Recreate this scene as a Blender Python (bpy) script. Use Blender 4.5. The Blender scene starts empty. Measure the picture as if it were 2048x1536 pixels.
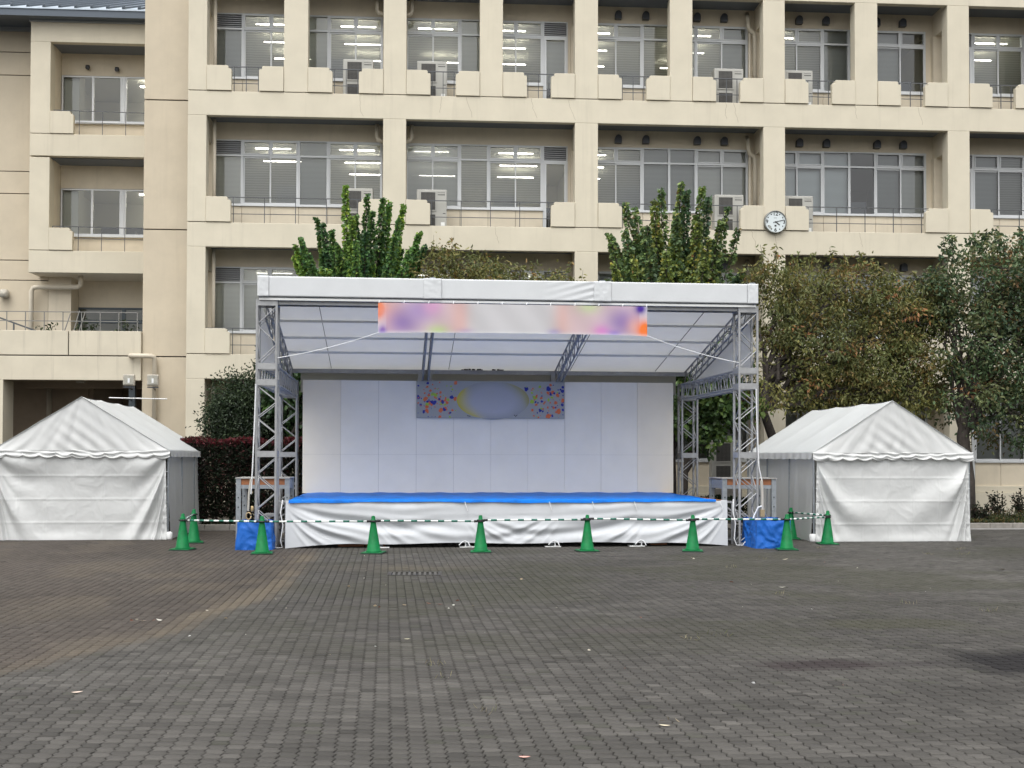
import bpy, math, random
import numpy as np
from mathutils import Matrix, Vector, noise
R = math.radians
rnd = random.Random(7)
rng = np.random.default_rng(11)
SC = bpy.context.scene
COL = SC.collection

# ------------------------------------------------------------------ camera
cam = bpy.data.cameras.new('camera')
cam.sensor_width = 36.0
cam.lens = 36.0 * 2350.0 / 2048.0
cam.shift_y = 100.0 / 2048.0
cam.clip_end = 600.0
co = bpy.data.objects.new('camera', cam)
COL.objects.link(co)
co.location = (0, 0, 1.8)
psi, th, rl = R(3.9), math.atan(0.02), 0.002
fw = Vector((math.sin(psi) * math.cos(th), math.cos(psi) * math.cos(th), math.sin(th)))
rt = Vector((math.cos(psi), -math.sin(psi), 0))
up = rt.cross(fw)
rt2 = rt * math.cos(rl) + up * math.sin(rl)
up2 = up * math.cos(rl) - rt * math.sin(rl)
co.matrix_world = Matrix(((rt2.x, up2.x, -fw.x, 0), (rt2.y, up2.y, -fw.y, 0), (rt2.z, up2.z, -fw.z, 1.8), (0, 0, 0, 1)))
SC.camera = co

# ------------------------------------------------------------------ world, sun, exposure
W = bpy.data.worlds.new('World')
SC.world = W
W.use_nodes = True
nt = W.node_tree
bg = nt.nodes['Background']
sky = nt.nodes.new('ShaderNodeTexSky')
sky.sky_type = 'NISHITA'
sky.sun_disc = False
SUN_EL, SUN_AZ = 66.0, 200.0            # azimuth clockwise from +Y: behind the camera, a little left
sky.sun_elevation = R(SUN_EL)
sky.sun_rotation = R(SUN_AZ)
sky.dust_density = 4.0
hsv = nt.nodes.new('ShaderNodeHueSaturation')   # overcast: the blue of the clear sky is mostly gone
hsv.inputs['Saturation'].default_value = 0.08
nt.links.new(sky.outputs[0], hsv.inputs['Color'])
nt.links.new(hsv.outputs[0], bg.inputs['Color'])
bg.inputs['Strength'].default_value = 0.15
sl = bpy.data.lights.new('sun', 'SUN')
sl.energy = 0.55
sl.angle = R(80)
sl.color = (1.0, 0.96, 0.9)
so = bpy.data.objects.new('sun', sl)
COL.objects.link(so)
sd = Vector((math.sin(R(SUN_AZ)) * math.cos(R(SUN_EL)), math.cos(R(SUN_AZ)) * math.cos(R(SUN_EL)), math.sin(R(SUN_EL))))
so.rotation_euler = (-sd).to_track_quat('-Z', 'Y').to_euler()
so.location = sd * 60
vs = SC.view_settings
vs.view_transform = 'Standard'
vs.look = 'None'
vs.gamma = 1.0
vs.use_curve_mapping = False
vs.exposure = 1.0
SC.cycles.use_denoising = True
SC.cycles.max_bounces = 10
SC.cycles.transparent_max_bounces = 16
SC.cycles.caustics_reflective = False
SC.cycles.caustics_refractive = False


# ------------------------------------------------------------------ materials
def newmat(name):
    m = bpy.data.materials.new(name)
    m.use_nodes = True
    t = m.node_tree
    return m, t, t.nodes['Principled BSDF']


def N(t, typ, **kw):
    n = t.nodes.new(typ)
    for k, v in kw.items():
        if hasattr(n, k):
            setattr(n, k, v)
        else:
            n.inputs[k].default_value = v
    return n


def c4(c):
    return (c[0], c[1], c[2], 1)


def mat(name, col, rough=0.6, metal=0.0, var=0.0, vscale=3.0, bump=0.0, bscale=40.0, spec=0.5, streak=0.0, transl=0.0, coords='Object'):
    m, t, b = newmat(name)
    b.inputs['Base Color'].default_value = c4(col)
    b.inputs['Roughness'].default_value = rough
    b.inputs['Metallic'].default_value = metal
    b.inputs['Specular IOR Level'].default_value = spec
    out = t.nodes['Material Output']
    geo = N(t, 'ShaderNodeNewGeometry')
    src = None
    if var > 0:
        nz = N(t, 'ShaderNodeTexNoise', Scale=vscale, Detail=6.0, Roughness=0.6)
        t.links.new(geo.outputs['Position'], nz.inputs['Vector'])
        mr = N(t, 'ShaderNodeMapRange')
        mr.inputs['From Min'].default_value = 0.3
        mr.inputs['From Max'].default_value = 0.7
        mr.inputs['To Min'].default_value = 1 - var
        mr.inputs['To Max'].default_value = 1 + var
        t.links.new(nz.outputs['Fac'], mr.inputs['Value'])
        mx = N(t, 'ShaderNodeMix', data_type='RGBA', blend_type='MULTIPLY')
        mx.inputs['Factor'].default_value = 1
        mx.inputs['A'].default_value = c4(col)
        t.links.new(mr.outputs[0], mx.inputs['B'])
        src = mx.outputs['Result']
    if streak > 0:                      # rain streaks: noise stretched down the wall
        mp = N(t, 'ShaderNodeMapping')
        mp.inputs['Scale'].default_value = (5.0, 5.0, 0.22)
        t.links.new(geo.outputs['Position'], mp.inputs['Vector'])
        nz2 = N(t, 'ShaderNodeTexNoise', Scale=1.0, Detail=5.0, Roughness=0.65)
        t.links.new(mp.outputs[0], nz2.inputs['Vector'])
        mr2 = N(t, 'ShaderNodeMapRange')
        mr2.inputs['From Min'].default_value = 0.55
        mr2.inputs['From Max'].default_value = 0.78
        mr2.inputs['To Min'].default_value = 0.0
        mr2.inputs['To Max'].default_value = streak
        t.links.new(nz2.outputs['Fac'], mr2.inputs['Value'])
        mx2 = N(t, 'ShaderNodeMix', data_type='RGBA', blend_type='MIX')
        t.links.new(mr2.outputs[0], mx2.inputs['Factor'])
        if src is not None:
            t.links.new(src, mx2.inputs['A'])
        else:
            mx2.inputs['A'].default_value = c4(col)
        mx2.inputs['B'].default_value = (0.16, 0.14, 0.11, 1)
        src = mx2.outputs['Result']
    if src is not None:
        t.links.new(src, b.inputs['Base Color'])
    if bump > 0:
        nb = N(t, 'ShaderNodeTexNoise', Scale=bscale, Detail=4.0)
        t.links.new(geo.outputs['Position'], nb.inputs['Vector'])
        bp = N(t, 'ShaderNodeBump', Strength=bump, Distance=0.02)
        t.links.new(nb.outputs['Fac'], bp.inputs['Height'])
        t.links.new(bp.outputs[0], b.inputs['Normal'])
    if transl > 0:
        tr = N(t, 'ShaderNodeBsdfTranslucent')
        tr.inputs['Color'].default_value = c4(col)
        if src is not None:
            t.links.new(src, tr.inputs['Color'])
        ms = N(t, 'ShaderNodeMixShader')
        ms.inputs[0].default_value = transl
        t.links.new(b.outputs[0], ms.inputs[1])
        t.links.new(tr.outputs[0], ms.inputs[2])
        t.links.new(ms.outputs[0], out.inputs['Surface'])
    return m


def attr_mat(name, rough=0.7, transl=0.0, var=0.0, vscale=30.0, bump=0.0, bscale=80.0, spec=0.4):
    m, t, b = newmat(name)
    a = N(t, 'ShaderNodeAttribute', attribute_name='tone')
    src = a.outputs['Color']
    geo = N(t, 'ShaderNodeNewGeometry')
    if var > 0:
        nz = N(t, 'ShaderNodeTexNoise', Scale=vscale, Detail=5.0, Roughness=0.7)
        t.links.new(geo.outputs['Position'], nz.inputs['Vector'])
        mr = N(t, 'ShaderNodeMapRange')
        mr.inputs['From Min'].default_value = 0.25
        mr.inputs['From Max'].default_value = 0.75
        mr.inputs['To Min'].default_value = 1 - var
        mr.inputs['To Max'].default_value = 1 + var
        t.links.new(nz.outputs['Fac'], mr.inputs['Value'])
        mx = N(t, 'ShaderNodeMix', data_type='RGBA', blend_type='MULTIPLY')
        mx.inputs['Factor'].default_value = 1
        t.links.new(src, mx.inputs['A'])
        t.links.new(mr.outputs[0], mx.inputs['B'])
        src = mx.outputs['Result']
    t.links.new(src, b.inputs['Base Color'])
    b.inputs['Roughness'].default_value = rough
    b.inputs['Specular IOR Level'].default_value = spec
    if bump > 0:
        nb = N(t, 'ShaderNodeTexNoise', Scale=bscale, Detail=4.0)
        t.links.new(geo.outputs['Position'], nb.inputs['Vector'])
        bp = N(t, 'ShaderNodeBump', Strength=bump, Distance=0.01)
        t.links.new(nb.outputs['Fac'], bp.inputs['Height'])
        t.links.new(bp.outputs[0], b.inputs['Normal'])
    if transl > 0:
        out = t.nodes['Material Output']
        tr = N(t, 'ShaderNodeBsdfTranslucent')
        t.links.new(src, tr.inputs['Color'])
        ms = N(t, 'ShaderNodeMixShader')
        ms.inputs[0].default_value = transl
        t.links.new(b.outputs[0], ms.inputs[1])
        t.links.new(tr.outputs[0], ms.inputs[2])
        t.links.new(ms.outputs[0], out.inputs['Surface'])
    return m


def glass_mat(name, refl=0.12, tint=(0.93, 0.96, 0.955)):
    m, t, b = newmat(name)
    t.nodes.remove(b)
    out = t.nodes['Material Output']
    tr = N(t, 'ShaderNodeBsdfTransparent')
    tr.inputs[0].default_value = c4(tint)
    gl = N(t, 'ShaderNodeBsdfGlossy')
    gl.inputs['Roughness'].default_value = 0.03
    fr = N(t, 'ShaderNodeFresnel', IOR=1.5)
    ad = N(t, 'ShaderNodeMath', operation='ADD')
    ad.inputs[1].default_value = refl
    t.links.new(fr.outputs[0], ad.inputs[0])
    ms = N(t, 'ShaderNodeMixShader')
    t.links.new(ad.outputs[0], ms.inputs[0])
    t.links.new(tr.outputs[0], ms.inputs[1])
    t.links.new(gl.outputs[0], ms.inputs[2])
    t.links.new(ms.outputs[0], out.inputs['Surface'])
    return m


def blind_mat(name, col, cover, stripe=26.0, swing=0.1):
    """Venetian blind seen from 35 m: slats too fine to tell apart, partly open."""
    m, t, b = newmat(name)
    out = t.nodes['Material Output']
    b.inputs['Base Color'].default_value = c4(col)
    b.inputs['Roughness'].default_value = 0.7
    geo = N(t, 'ShaderNodeNewGeometry')
    wv = N(t, 'ShaderNodeTexWave', bands_direction='Z', Scale=stripe / 6.283, Distortion=1.2, Detail=2.0)
    t.links.new(geo.outputs['Position'], wv.inputs['Vector'])
    nz = N(t, 'ShaderNodeTexNoise', Scale=1.4, Detail=2.0)
    t.links.new(geo.outputs['Position'], nz.inputs['Vector'])
    ad = N(t, 'ShaderNodeMath', operation='ADD')
    t.links.new(wv.outputs['Fac'], ad.inputs[0])
    t.links.new(nz.outputs['Fac'], ad.inputs[1])
    mr = N(t, 'ShaderNodeMapRange')
    mr.inputs['From Min'].default_value = 0.4
    mr.inputs['From Max'].default_value = 1.6
    mr.inputs['To Min'].default_value = max(0, cover - swing)
    mr.inputs['To Max'].default_value = min(1, cover + swing)
    t.links.new(ad.outputs[0], mr.inputs['Value'])
    tl = N(t, 'ShaderNodeBsdfTranslucent')
    tl.inputs['Color'].default_value = c4(col)
    m1 = N(t, 'ShaderNodeMixShader')
    m1.inputs[0].default_value = 0.45
    t.links.new(b.outputs[0], m1.inputs[1])
    t.links.new(tl.outputs[0], m1.inputs[2])
    tr = N(t, 'ShaderNodeBsdfTransparent')
    ms = N(t, 'ShaderNodeMixShader')
    t.links.new(mr.outputs[0], ms.inputs[0])
    t.links.new(tr.outputs[0], ms.inputs[1])
    t.links.new(m1.outputs[0], ms.inputs[2])
    t.links.new(ms.outputs[0], out.inputs['Surface'])
    return m


def emit_mat(name, col, strength):
    m, t, b = newmat(name)
    b.inputs['Base Color'].default_value = c4(col)
    b.inputs['Emission Color'].default_value = c4(col)
    b.inputs['Emission Strength'].default_value = strength
    return m


M = {}
M['wall'] = mat('cream_stucco', (0.60, 0.55, 0.435), 0.85, var=0.05, vscale=1.3, bump=0.12, bscale=60, streak=0.15)
M['tower'] = mat('tan_stucco', (0.545, 0.475, 0.36), 0.85, var=0.06, vscale=1.3, bump=0.12, bscale=60, streak=0.10)
M['terrace'] = mat('stained_stucco', (0.58, 0.53, 0.42), 0.85, var=0.06, vscale=1.3, bump=0.12, bscale=60, streak=0.42)
M['recess'] = mat('balcony_wall_paint', (0.66, 0.585, 0.455), 0.85, var=0.06, vscale=2.0, streak=0.12)
M['soffit'] = mat('soffit_shade_tone', (0.15, 0.165, 0.185), 0.8)  # dark blue-grey: the shade under the slabs is put into the colour
M['joint'] = mat('joint_sealant', (0.05, 0.045, 0.04), 0.9)
M['alu'] = mat('window_aluminium', (0.62, 0.635, 0.64), 0.42, metal=0.12)
M['dark_frame'] = mat('dark_bronze_frame', (0.06, 0.075, 0.085), 0.45, metal=0.3)
M['louvre'] = mat('louvre_metal', (0.36, 0.365, 0.37), 0.5, metal=0.3)
M['void'] = mat('duct_black', (0.012, 0.012, 0.014), 0.9)
M['glass'] = glass_mat('window_glass', 0.05)
M['glass_dark'] = glass_mat('tinted_glass', 0.04, (0.5, 0.55, 0.56))
M['blind'] = blind_mat('venetian_blind', (0.62, 0.63, 0.59), 0.45, 26.0, 0.07)
M['shade'] = blind_mat('roller_shade', (0.52, 0.535, 0.52), 0.92, 12.0, 0.02)
M['curtain'] = blind_mat('curtain_reflection_tone', (0.84, 0.90, 0.92), 0.98, 5.0, 0.02)  # pale blue-white: the bright reflection on these panes is put into the colour
M['shade_light'] = blind_mat('pale_roller_shade', (0.68, 0.69, 0.66), 0.93, 12.0, 0.02)
M['shade_dark'] = blind_mat('grey_roller_shade', (0.36, 0.38, 0.38), 0.93, 12.0, 0.02)
M['room'] = mat('room_paint', (0.50, 0.49, 0.42), 0.9)
M['room_dark'] = mat('room_furniture', (0.09, 0.10, 0.115), 0.8)
M['tube'] = emit_mat('fluorescent_tube', (1.0, 0.95, 0.82), 14.0)
M['rail'] = mat('railing_steel', (0.10, 0.105, 0.11), 0.5, metal=0.5)
M['rail_light'] = mat('galvanised_rail', (0.22, 0.215, 0.20), 0.5, metal=0.4)
M['pipe'] = mat('painted_pipe', (0.54, 0.485, 0.385), 0.55, var=0.05)
M['vent'] = mat('vent_hood_steel', (0.07, 0.075, 0.085), 0.4, metal=0.5)
M['ac'] = mat('ac_casing', (0.40, 0.395, 0.36), 0.5, var=0.04)
M['ac_grille'] = mat('ac_grille', (0.13, 0.125, 0.115), 0.6)
M['ac_fan'] = mat('ac_fan', (0.035, 0.035, 0.035), 0.6)
M['print'] = mat('black_print', (0.03, 0.03, 0.03), 0.6)
M['white_paint'] = mat('white_paint', (0.74, 0.75, 0.74), 0.45)
M['roof_metal'] = mat('standing_seam_steel', (0.46, 0.53, 0.60), 0.38, metal=0.25, var=0.22, vscale=1.8)
M['gutter'] = mat('gutter_steel', (0.085, 0.105, 0.13), 0.5, metal=0.2)
M['fascia_metal'] = mat('eave_metal', (0.33, 0.35, 0.36), 0.45, metal=0.3)
M['truss'] = mat('truss_aluminium', (0.34, 0.345, 0.35), 0.5, metal=0.45, var=0.12, vscale=9, bump=0.1, bscale=120)
M['galv'] = mat('galvanised_steel', (0.31, 0.335, 0.355), 0.5, metal=0.55, var=0.16, vscale=14)
M['canopy'] = mat('canopy_fabric', (0.78, 0.78, 0.775), 0.6, transl=0.49, var=0.02)
M['fascia'] = mat('fascia_fabric', (0.65, 0.67, 0.685), 0.55, var=0.025, vscale=4, bump=0.05, bscale=25, transl=0.1)
M['skirt'] = mat('skirt_cloth', (0.56, 0.58, 0.605), 0.75, var=0.03, vscale=5, transl=0.08)
M['tent'] = mat('tent_vinyl', (0.70, 0.71, 0.70), 0.5, var=0.03, vscale=3, bump=0.04, bscale=7, transl=0.26)
M['tent_roof'] = mat('tent_roof_vinyl', (0.67, 0.69, 0.69), 0.45, var=0.03, vscale=2, bump=0.05, bscale=6, transl=0.25)
M['panel_cool'] = mat('panel_cool_white', (0.88, 0.855, 0.80), 0.6, var=0.035, vscale=1.5)
M['panel_warm'] = mat('panel_warm_white', (0.88, 0.825, 0.72), 0.6, var=0.03, vscale=1.5)
M['blue_tarp'] = mat('blue_tarpaulin', (0.0, 0.15, 0.60), 0.5, var=0.28, vscale=3.5, bump=0.3, bscale=18, spec=0.2)
M['blue_tarp2'] = mat('blue_sheet', (0.012, 0.105, 0.42), 0.5, spec=0.25, var=0.16, vscale=6, bump=0.35, bscale=14)
M['wood'] = mat('orange_plywood', (0.30, 0.115, 0.045), 0.6, var=0.2, vscale=6)
M['deck_top'] = mat('deck_sheet', (0.34, 0.33, 0.31), 0.6, var=0.1)
M['cone'] = mat('green_cone_plastic', (0.002, 0.135, 0.038), 0.55, spec=0.2, var=0.24, vscale=9)
M['cone_base'] = mat('cone_rubber_base', (0.008, 0.03, 0.018), 0.7)
M['bar_white'] = mat('bar_white', (0.74, 0.76, 0.74), 0.4)
M['bar_green'] = mat('bar_green', (0.01, 0.13, 0.085), 0.4)
M['black'] = mat('black_plastic', (0.012, 0.012, 0.013), 0.5)
M['rope'] = mat('white_rope', (0.70, 0.71, 0.72), 0.8)
M['sling'] = mat('lifting_sling', (0.42, 0.40, 0.35), 0.8)
M['brass'] = mat('worn_brass', (0.40, 0.30, 0.16), 0.45, metal=0.6)
M['banner'] = attr_mat('banner_print', 0.55, transl=0.12)
M['print_tone'] = attr_mat('sign_print', 0.5)
M['leaf'] = attr_mat('leaf', 0.5, transl=0.28, spec=0.35)
M['bark'] = mat('bark', (0.055, 0.045, 0.038), 0.9, var=0.35, vscale=9, bump=0.6, bscale=30)
M['paver'] = attr_mat('concrete_paver', 0.82, var=0.20, vscale=170.0, bump=0.35, bscale=240, spec=0.25)
M['sand'] = mat('joint_sand', (0.012, 0.011, 0.009), 0.95, var=0.4, vscale=18)
M['ground'] = mat('asphalt', (0.055, 0.053, 0.05), 0.9, var=0.15, vscale=3)
M['soil'] = mat('planting_soil', (0.05, 0.042, 0.03), 0.95, var=0.4, vscale=5, bump=0.6, bscale=20)
M['kerb'] = mat('kerb_concrete', (0.24, 0.225, 0.20), 0.9, var=0.2, vscale=6)
M['gutter_conc'] = mat('gutter_concrete', (0.21, 0.205, 0.195), 0.9, var=0.2, vscale=5)
M['iron'] = mat('cast_iron', (0.045, 0.042, 0.039), 0.6, metal=0.3, var=0.25, vscale=25)
M['slot'] = mat('drain_slot', (0.075, 0.072, 0.066), 0.8)
M['lamp_body'] = mat('floodlight_casing', (0.40, 0.37, 0.31), 0.5, var=0.35, vscale=12)
M['lamp_glass'] = mat('floodlight_lens', (0.36, 0.35, 0.30), 0.15, var=0.25, vscale=9)
M['clock_face'] = mat('clock_dial', (0.62, 0.68, 0.69), 0.5)
M['clock_rim'] = mat('clock_rim', (0.22, 0.225, 0.21), 0.4, metal=0.6)
M['sign_grey'] = mat('sign_board', (0.36, 0.375, 0.39), 0.55, var=0.02)
M['hem'] = mat('valance_hem', (0.30, 0.30, 0.29), 0.6)
M['litter'] = attr_mat('dry_leaf', 0.8)


# ------------------------------------------------------------------ mesh helpers
def tag(o, label=None, cat=None, group=None, kind=None):
    for k, v in (('label', label), ('category', cat), ('group', group), ('kind', kind)):
        if v:
            o[k] = v
    return o


def empty(name, loc=(0, 0, 0), rz=0.0, **kw):
    o = bpy.data.objects.new(name, None)
    o.empty_display_size = 0.2
    o.location = loc
    o.rotation_euler = (0, 0, rz)
    COL.objects.link(o)
    return tag(o, **kw)


def link(name, me, parent=None, world=False, **kw):
    """world=True: the mesh is in world coordinates though its parent Empty stands at the thing's base."""
    o = bpy.data.objects.new(name, me)
    COL.objects.link(o)
    if parent is not None:
        o.parent = parent
        if world and parent.parent is None and parent.type == 'EMPTY':
            o.matrix_parent_inverse = Matrix.LocRotScale(parent.location, parent.rotation_euler, None).inverted()
    return tag(o, **kw)


class MB:
    def __init__(s):
        s.v, s.f = [], []

    def add(s, vs, fs):
        n = len(s.v)
        s.v.extend([tuple(p) for p in vs])
        s.f.extend([tuple(i + n for i in f) for f in fs])
        return s

    def box(s, x0, x1, y0, y1, z0, z1):
        return s.add([(x0, y0, z0), (x1, y0, z0), (x1, y1, z0), (x0, y1, z0), (x0, y0, z1), (x1, y0, z1), (x1, y1, z1), (x0, y1, z1)],
                     [(0, 3, 2, 1), (4, 5, 6, 7), (0, 1, 5, 4), (1, 2, 6, 5), (2, 3, 7, 6), (3, 0, 4, 7)])

    def bar(s, p, q, w, h=None, n=4, upv=(0, 0, 1)):
        """A square (n=4) or round bar from p to q."""
        p, q = Vector(p), Vector(q)
        h = w if h is None else h
        d = (q - p).normalized()
        u = Vector(upv)
        if abs(d.dot(u)) > 0.95:
            u = Vector((0, 1, 0)) if abs(d.y) < 0.9 else Vector((1, 0, 0))
        a = d.cross(u).normalized()
        b = a.cross(d).normalized()
        ring = []
        if n == 4:
            ring = [a * (w / 2) + b * (h / 2), -a * (w / 2) + b * (h / 2), -a * (w / 2) - b * (h / 2), a * (w / 2) - b * (h / 2)]
        else:
            ring = [a * (w / 2 * math.cos(6.2832 * i / n)) + b * (h / 2 * math.sin(6.2832 * i / n)) for i in range(n)]
        vs = [p + r for r in ring] + [q + r for r in ring]
        k = len(ring)
        fs = [(i, (i + 1) % k, k + (i + 1) % k, k + i) for i in range(k)] + [tuple(range(k - 1, -1, -1)), tuple(range(k, 2 * k))]
        return s.add(vs, fs)

    def tube(s, pts, r, n=8):
        pts = [Vector(p) for p in pts]
        rs = r if isinstance(r, (list, tuple)) else [r] * len(pts)
        d0 = (pts[1] - pts[0]).normalized()
        a = d0.orthogonal().normalized()
        base = len(s.v)
        for i, p in enumerate(pts):
            d = (pts[min(i + 1, len(pts) - 1)] - pts[max(i - 1, 0)]).normalized()
            a = (a - d * a.dot(d))
            a = a.normalized() if a.length > 1e-6 else d.orthogonal().normalized()
            b = d.cross(a)
            for k in range(n):
                t = 6.28318 * k / n
                s.v.append(tuple(p + (a * math.cos(t) + b * math.sin(t)) * rs[i]))
        for i in range(len(pts) - 1):
            for k in range(n):
                s.f.append((base + i * n + k, base + i * n + (k + 1) % n, base + (i + 1) * n + (k + 1) % n, base + (i + 1) * n + k))
        s.f.append(tuple(base + k for k in range(n - 1, -1, -1)))
        s.f.append(tuple(base + (len(pts) - 1) * n + k for k in range(n)))
        return s

    def lathe(s, prof, n=24, c=(0, 0, 0)):
        base = len(s.v)
        for r, z in prof:
            for k in range(n):
                t = 6.28318 * k / n
                s.v.append((c[0] + r * math.cos(t), c[1] + r * math.sin(t), c[2] + z))
        for i in range(len(prof) - 1):
            for k in range(n):
                s.f.append((base + i * n + k, base + i * n + (k + 1) % n, base + (i + 1) * n + (k + 1) % n, base + (i + 1) * n + k))
        s.f.append(tuple(base + k for k in range(n - 1, -1, -1)))
        s.f.append(tuple(base + (len(prof) - 1) * n + k for k in range(n)))
        return s

    def prism_xz(s, poly, y0, y1):
        """poly: (x,z) counter-clockwise seen from -Y."""
        k = len(poly)
        vs = [(x, y0, z) for x, z in poly] + [(x, y1, z) for x, z in poly]
        fs = [tuple(range(k)), tuple(range(2 * k - 1, k - 1, -1))] + [(i, k + i, k + (i + 1) % k, (i + 1) % k) for i in range(k)]
        return s.add(vs, fs)

    def grid(s, fn, nu, nv):
        base = len(s.v)
        for j in range(nv + 1):
            for i in range(nu + 1):
                s.v.append(tuple(fn(i / nu, j / nv)))
        for j in range(nv):
            for i in range(nu):
                a = base + j * (nu + 1) + i
                s.f.append((a, a + 1, a + nu + 2, a + nu + 1))
        return s

    def mesh(s, name, m, smooth=False):
        me = bpy.data.meshes.new(name)
        me.from_pydata(s.v, [], s.f)
        me.materials.append(m)
        if smooth:
            me.polygons.foreach_set('use_smooth', [True] * len(me.polygons))
        me.update()
        return me

    def build(s, name, m, parent=None, smooth=False, world=False, bevel=0.0, solid=0.0, **kw):
        o = link(name, s.mesh(name, m, smooth), parent, world, **kw)
        if solid:
            md = o.modifiers.new('solid', 'SOLIDIFY')
            md.thickness = solid
            md.offset = 0
        if bevel:
            md = o.modifiers.new('bevel', 'BEVEL')
            md.width = bevel
            md.segments = 2
            md.limit_method = 'ANGLE'
        return o


def bx(name, x0, x1, y0, y1, z0, z1, m, parent=None, **kw):
    return MB().box(x0, x1, y0, y1, z0, z1).build(name, m, parent, **kw)


def kids(o):
    return list(o.children)


def copy_tree(o, parent=None):
    c = o.copy()
    COL.objects.link(c)
    if parent is not None:
        c.parent = parent
    for ch in kids(o):
        copy_tree(ch, c)
    return c


def np_mesh(name, verts, loops, totals, tone=None, m=None, smooth=False):
    me = bpy.data.meshes.new(name)
    nv, nl, nf = len(verts), len(loops), len(totals)
    me.vertices.add(nv)
    me.vertices.foreach_set('co', np.asarray(verts, np.float32).ravel())
    me.loops.add(nl)
    me.loops.foreach_set('vertex_index', np.asarray(loops, np.int32))
    me.polygons.add(nf)
    st = np.zeros(nf, np.int32)
    st[1:] = np.cumsum(totals)[:-1]
    me.polygons.foreach_set('loop_start', st)
    me.polygons.foreach_set('loop_total', np.asarray(totals, np.int32))
    if smooth:
        me.polygons.foreach_set('use_smooth', np.ones(nf, bool))
    me.update(calc_edges=True)
    if tone is not None:
        at = me.attributes.new('tone', 'FLOAT_COLOR', 'POINT')
        at.data.foreach_set('color', np.hstack([tone, np.ones((nv, 1))]).astype(np.float32).ravel())
    if m:
        me.materials.append(m)
    me.validate()
    return me


_L = rng.random((64, 64))


def vnoise(x, y):
    xi, yi = np.floor(x).astype(int), np.floor(y).astype(int)
    fx, fy = x - xi, y - yi
    fx, fy = fx * fx * (3 - 2 * fx), fy * fy * (3 - 2 * fy)
    a, b = _L[xi % 64, yi % 64], _L[(xi + 1) % 64, yi % 64]
    c, d = _L[xi % 64, (yi + 1) % 64], _L[(xi + 1) % 64, (yi + 1) % 64]
    return (a * (1 - fx) + b * fx) * (1 - fy) + (c * (1 - fx) + d * fx) * fy


def fbm(x, y, o=4):
    s, a, t = 0, 1.0, 0
    for k in range(o):
        s = s + a * vnoise(x * 2 ** k + 13.7 * k, y * 2 ** k + 7.1 * k)
        t += a
        a *= 0.55
    return s / t


# ------------------------------------------------------------------ ground and paving
g = MB()
g.add([(-300, -300, -0.05), (300, -300, -0.05), (300, 300, -0.05), (-300, 300, -0.05)], [(0, 1, 2, 3)])
g.build('ground', M['ground'], kind='structure')
pav = MB()
pav.add([(-22, 2.5, -0.011), (30, 2.5, -0.011), (30, 29.3, -0.011), (-22, 29.3, -0.011)], [(0, 1, 2, 3)])
pav = pav.build('paving', M['sand'], kind='structure')

S = 0.1125
GA = R(2.2)
ca, sa = math.cos(GA), math.sin(GA)
CX0, CY0 = 1.6, 12.0
ii, jj = np.meshgrid(np.arange(-190, 210), np.arange(-66, 160), indexing='ij')
ii, jj = ii.ravel(), jj.ravel()
gx, gy = (ii + 0.5) * S, (jj + 0.5) * S
px_, py_ = CX0 + ca * gx - sa * gy, CY0 + sa * gx + ca * gy
lo = -0.395 * py_ - 2.6
hi = 0.515 * py_ + 3.2
keep = (py_ > 4.9) & (py_ < 29.15) & (px_ > lo) & (px_ < hi)
ddx, ddy = px_ + 0.26, py_ - 18.32                                  # hole for the drain grate
keep &= ~((np.abs(ddx) < 0.42) & (np.abs(ddy) < 0.27))
ii, jj, gx, gy, px_, py_ = (a[keep] for a in (ii, jj, gx, gy, px_, py_))


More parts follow.
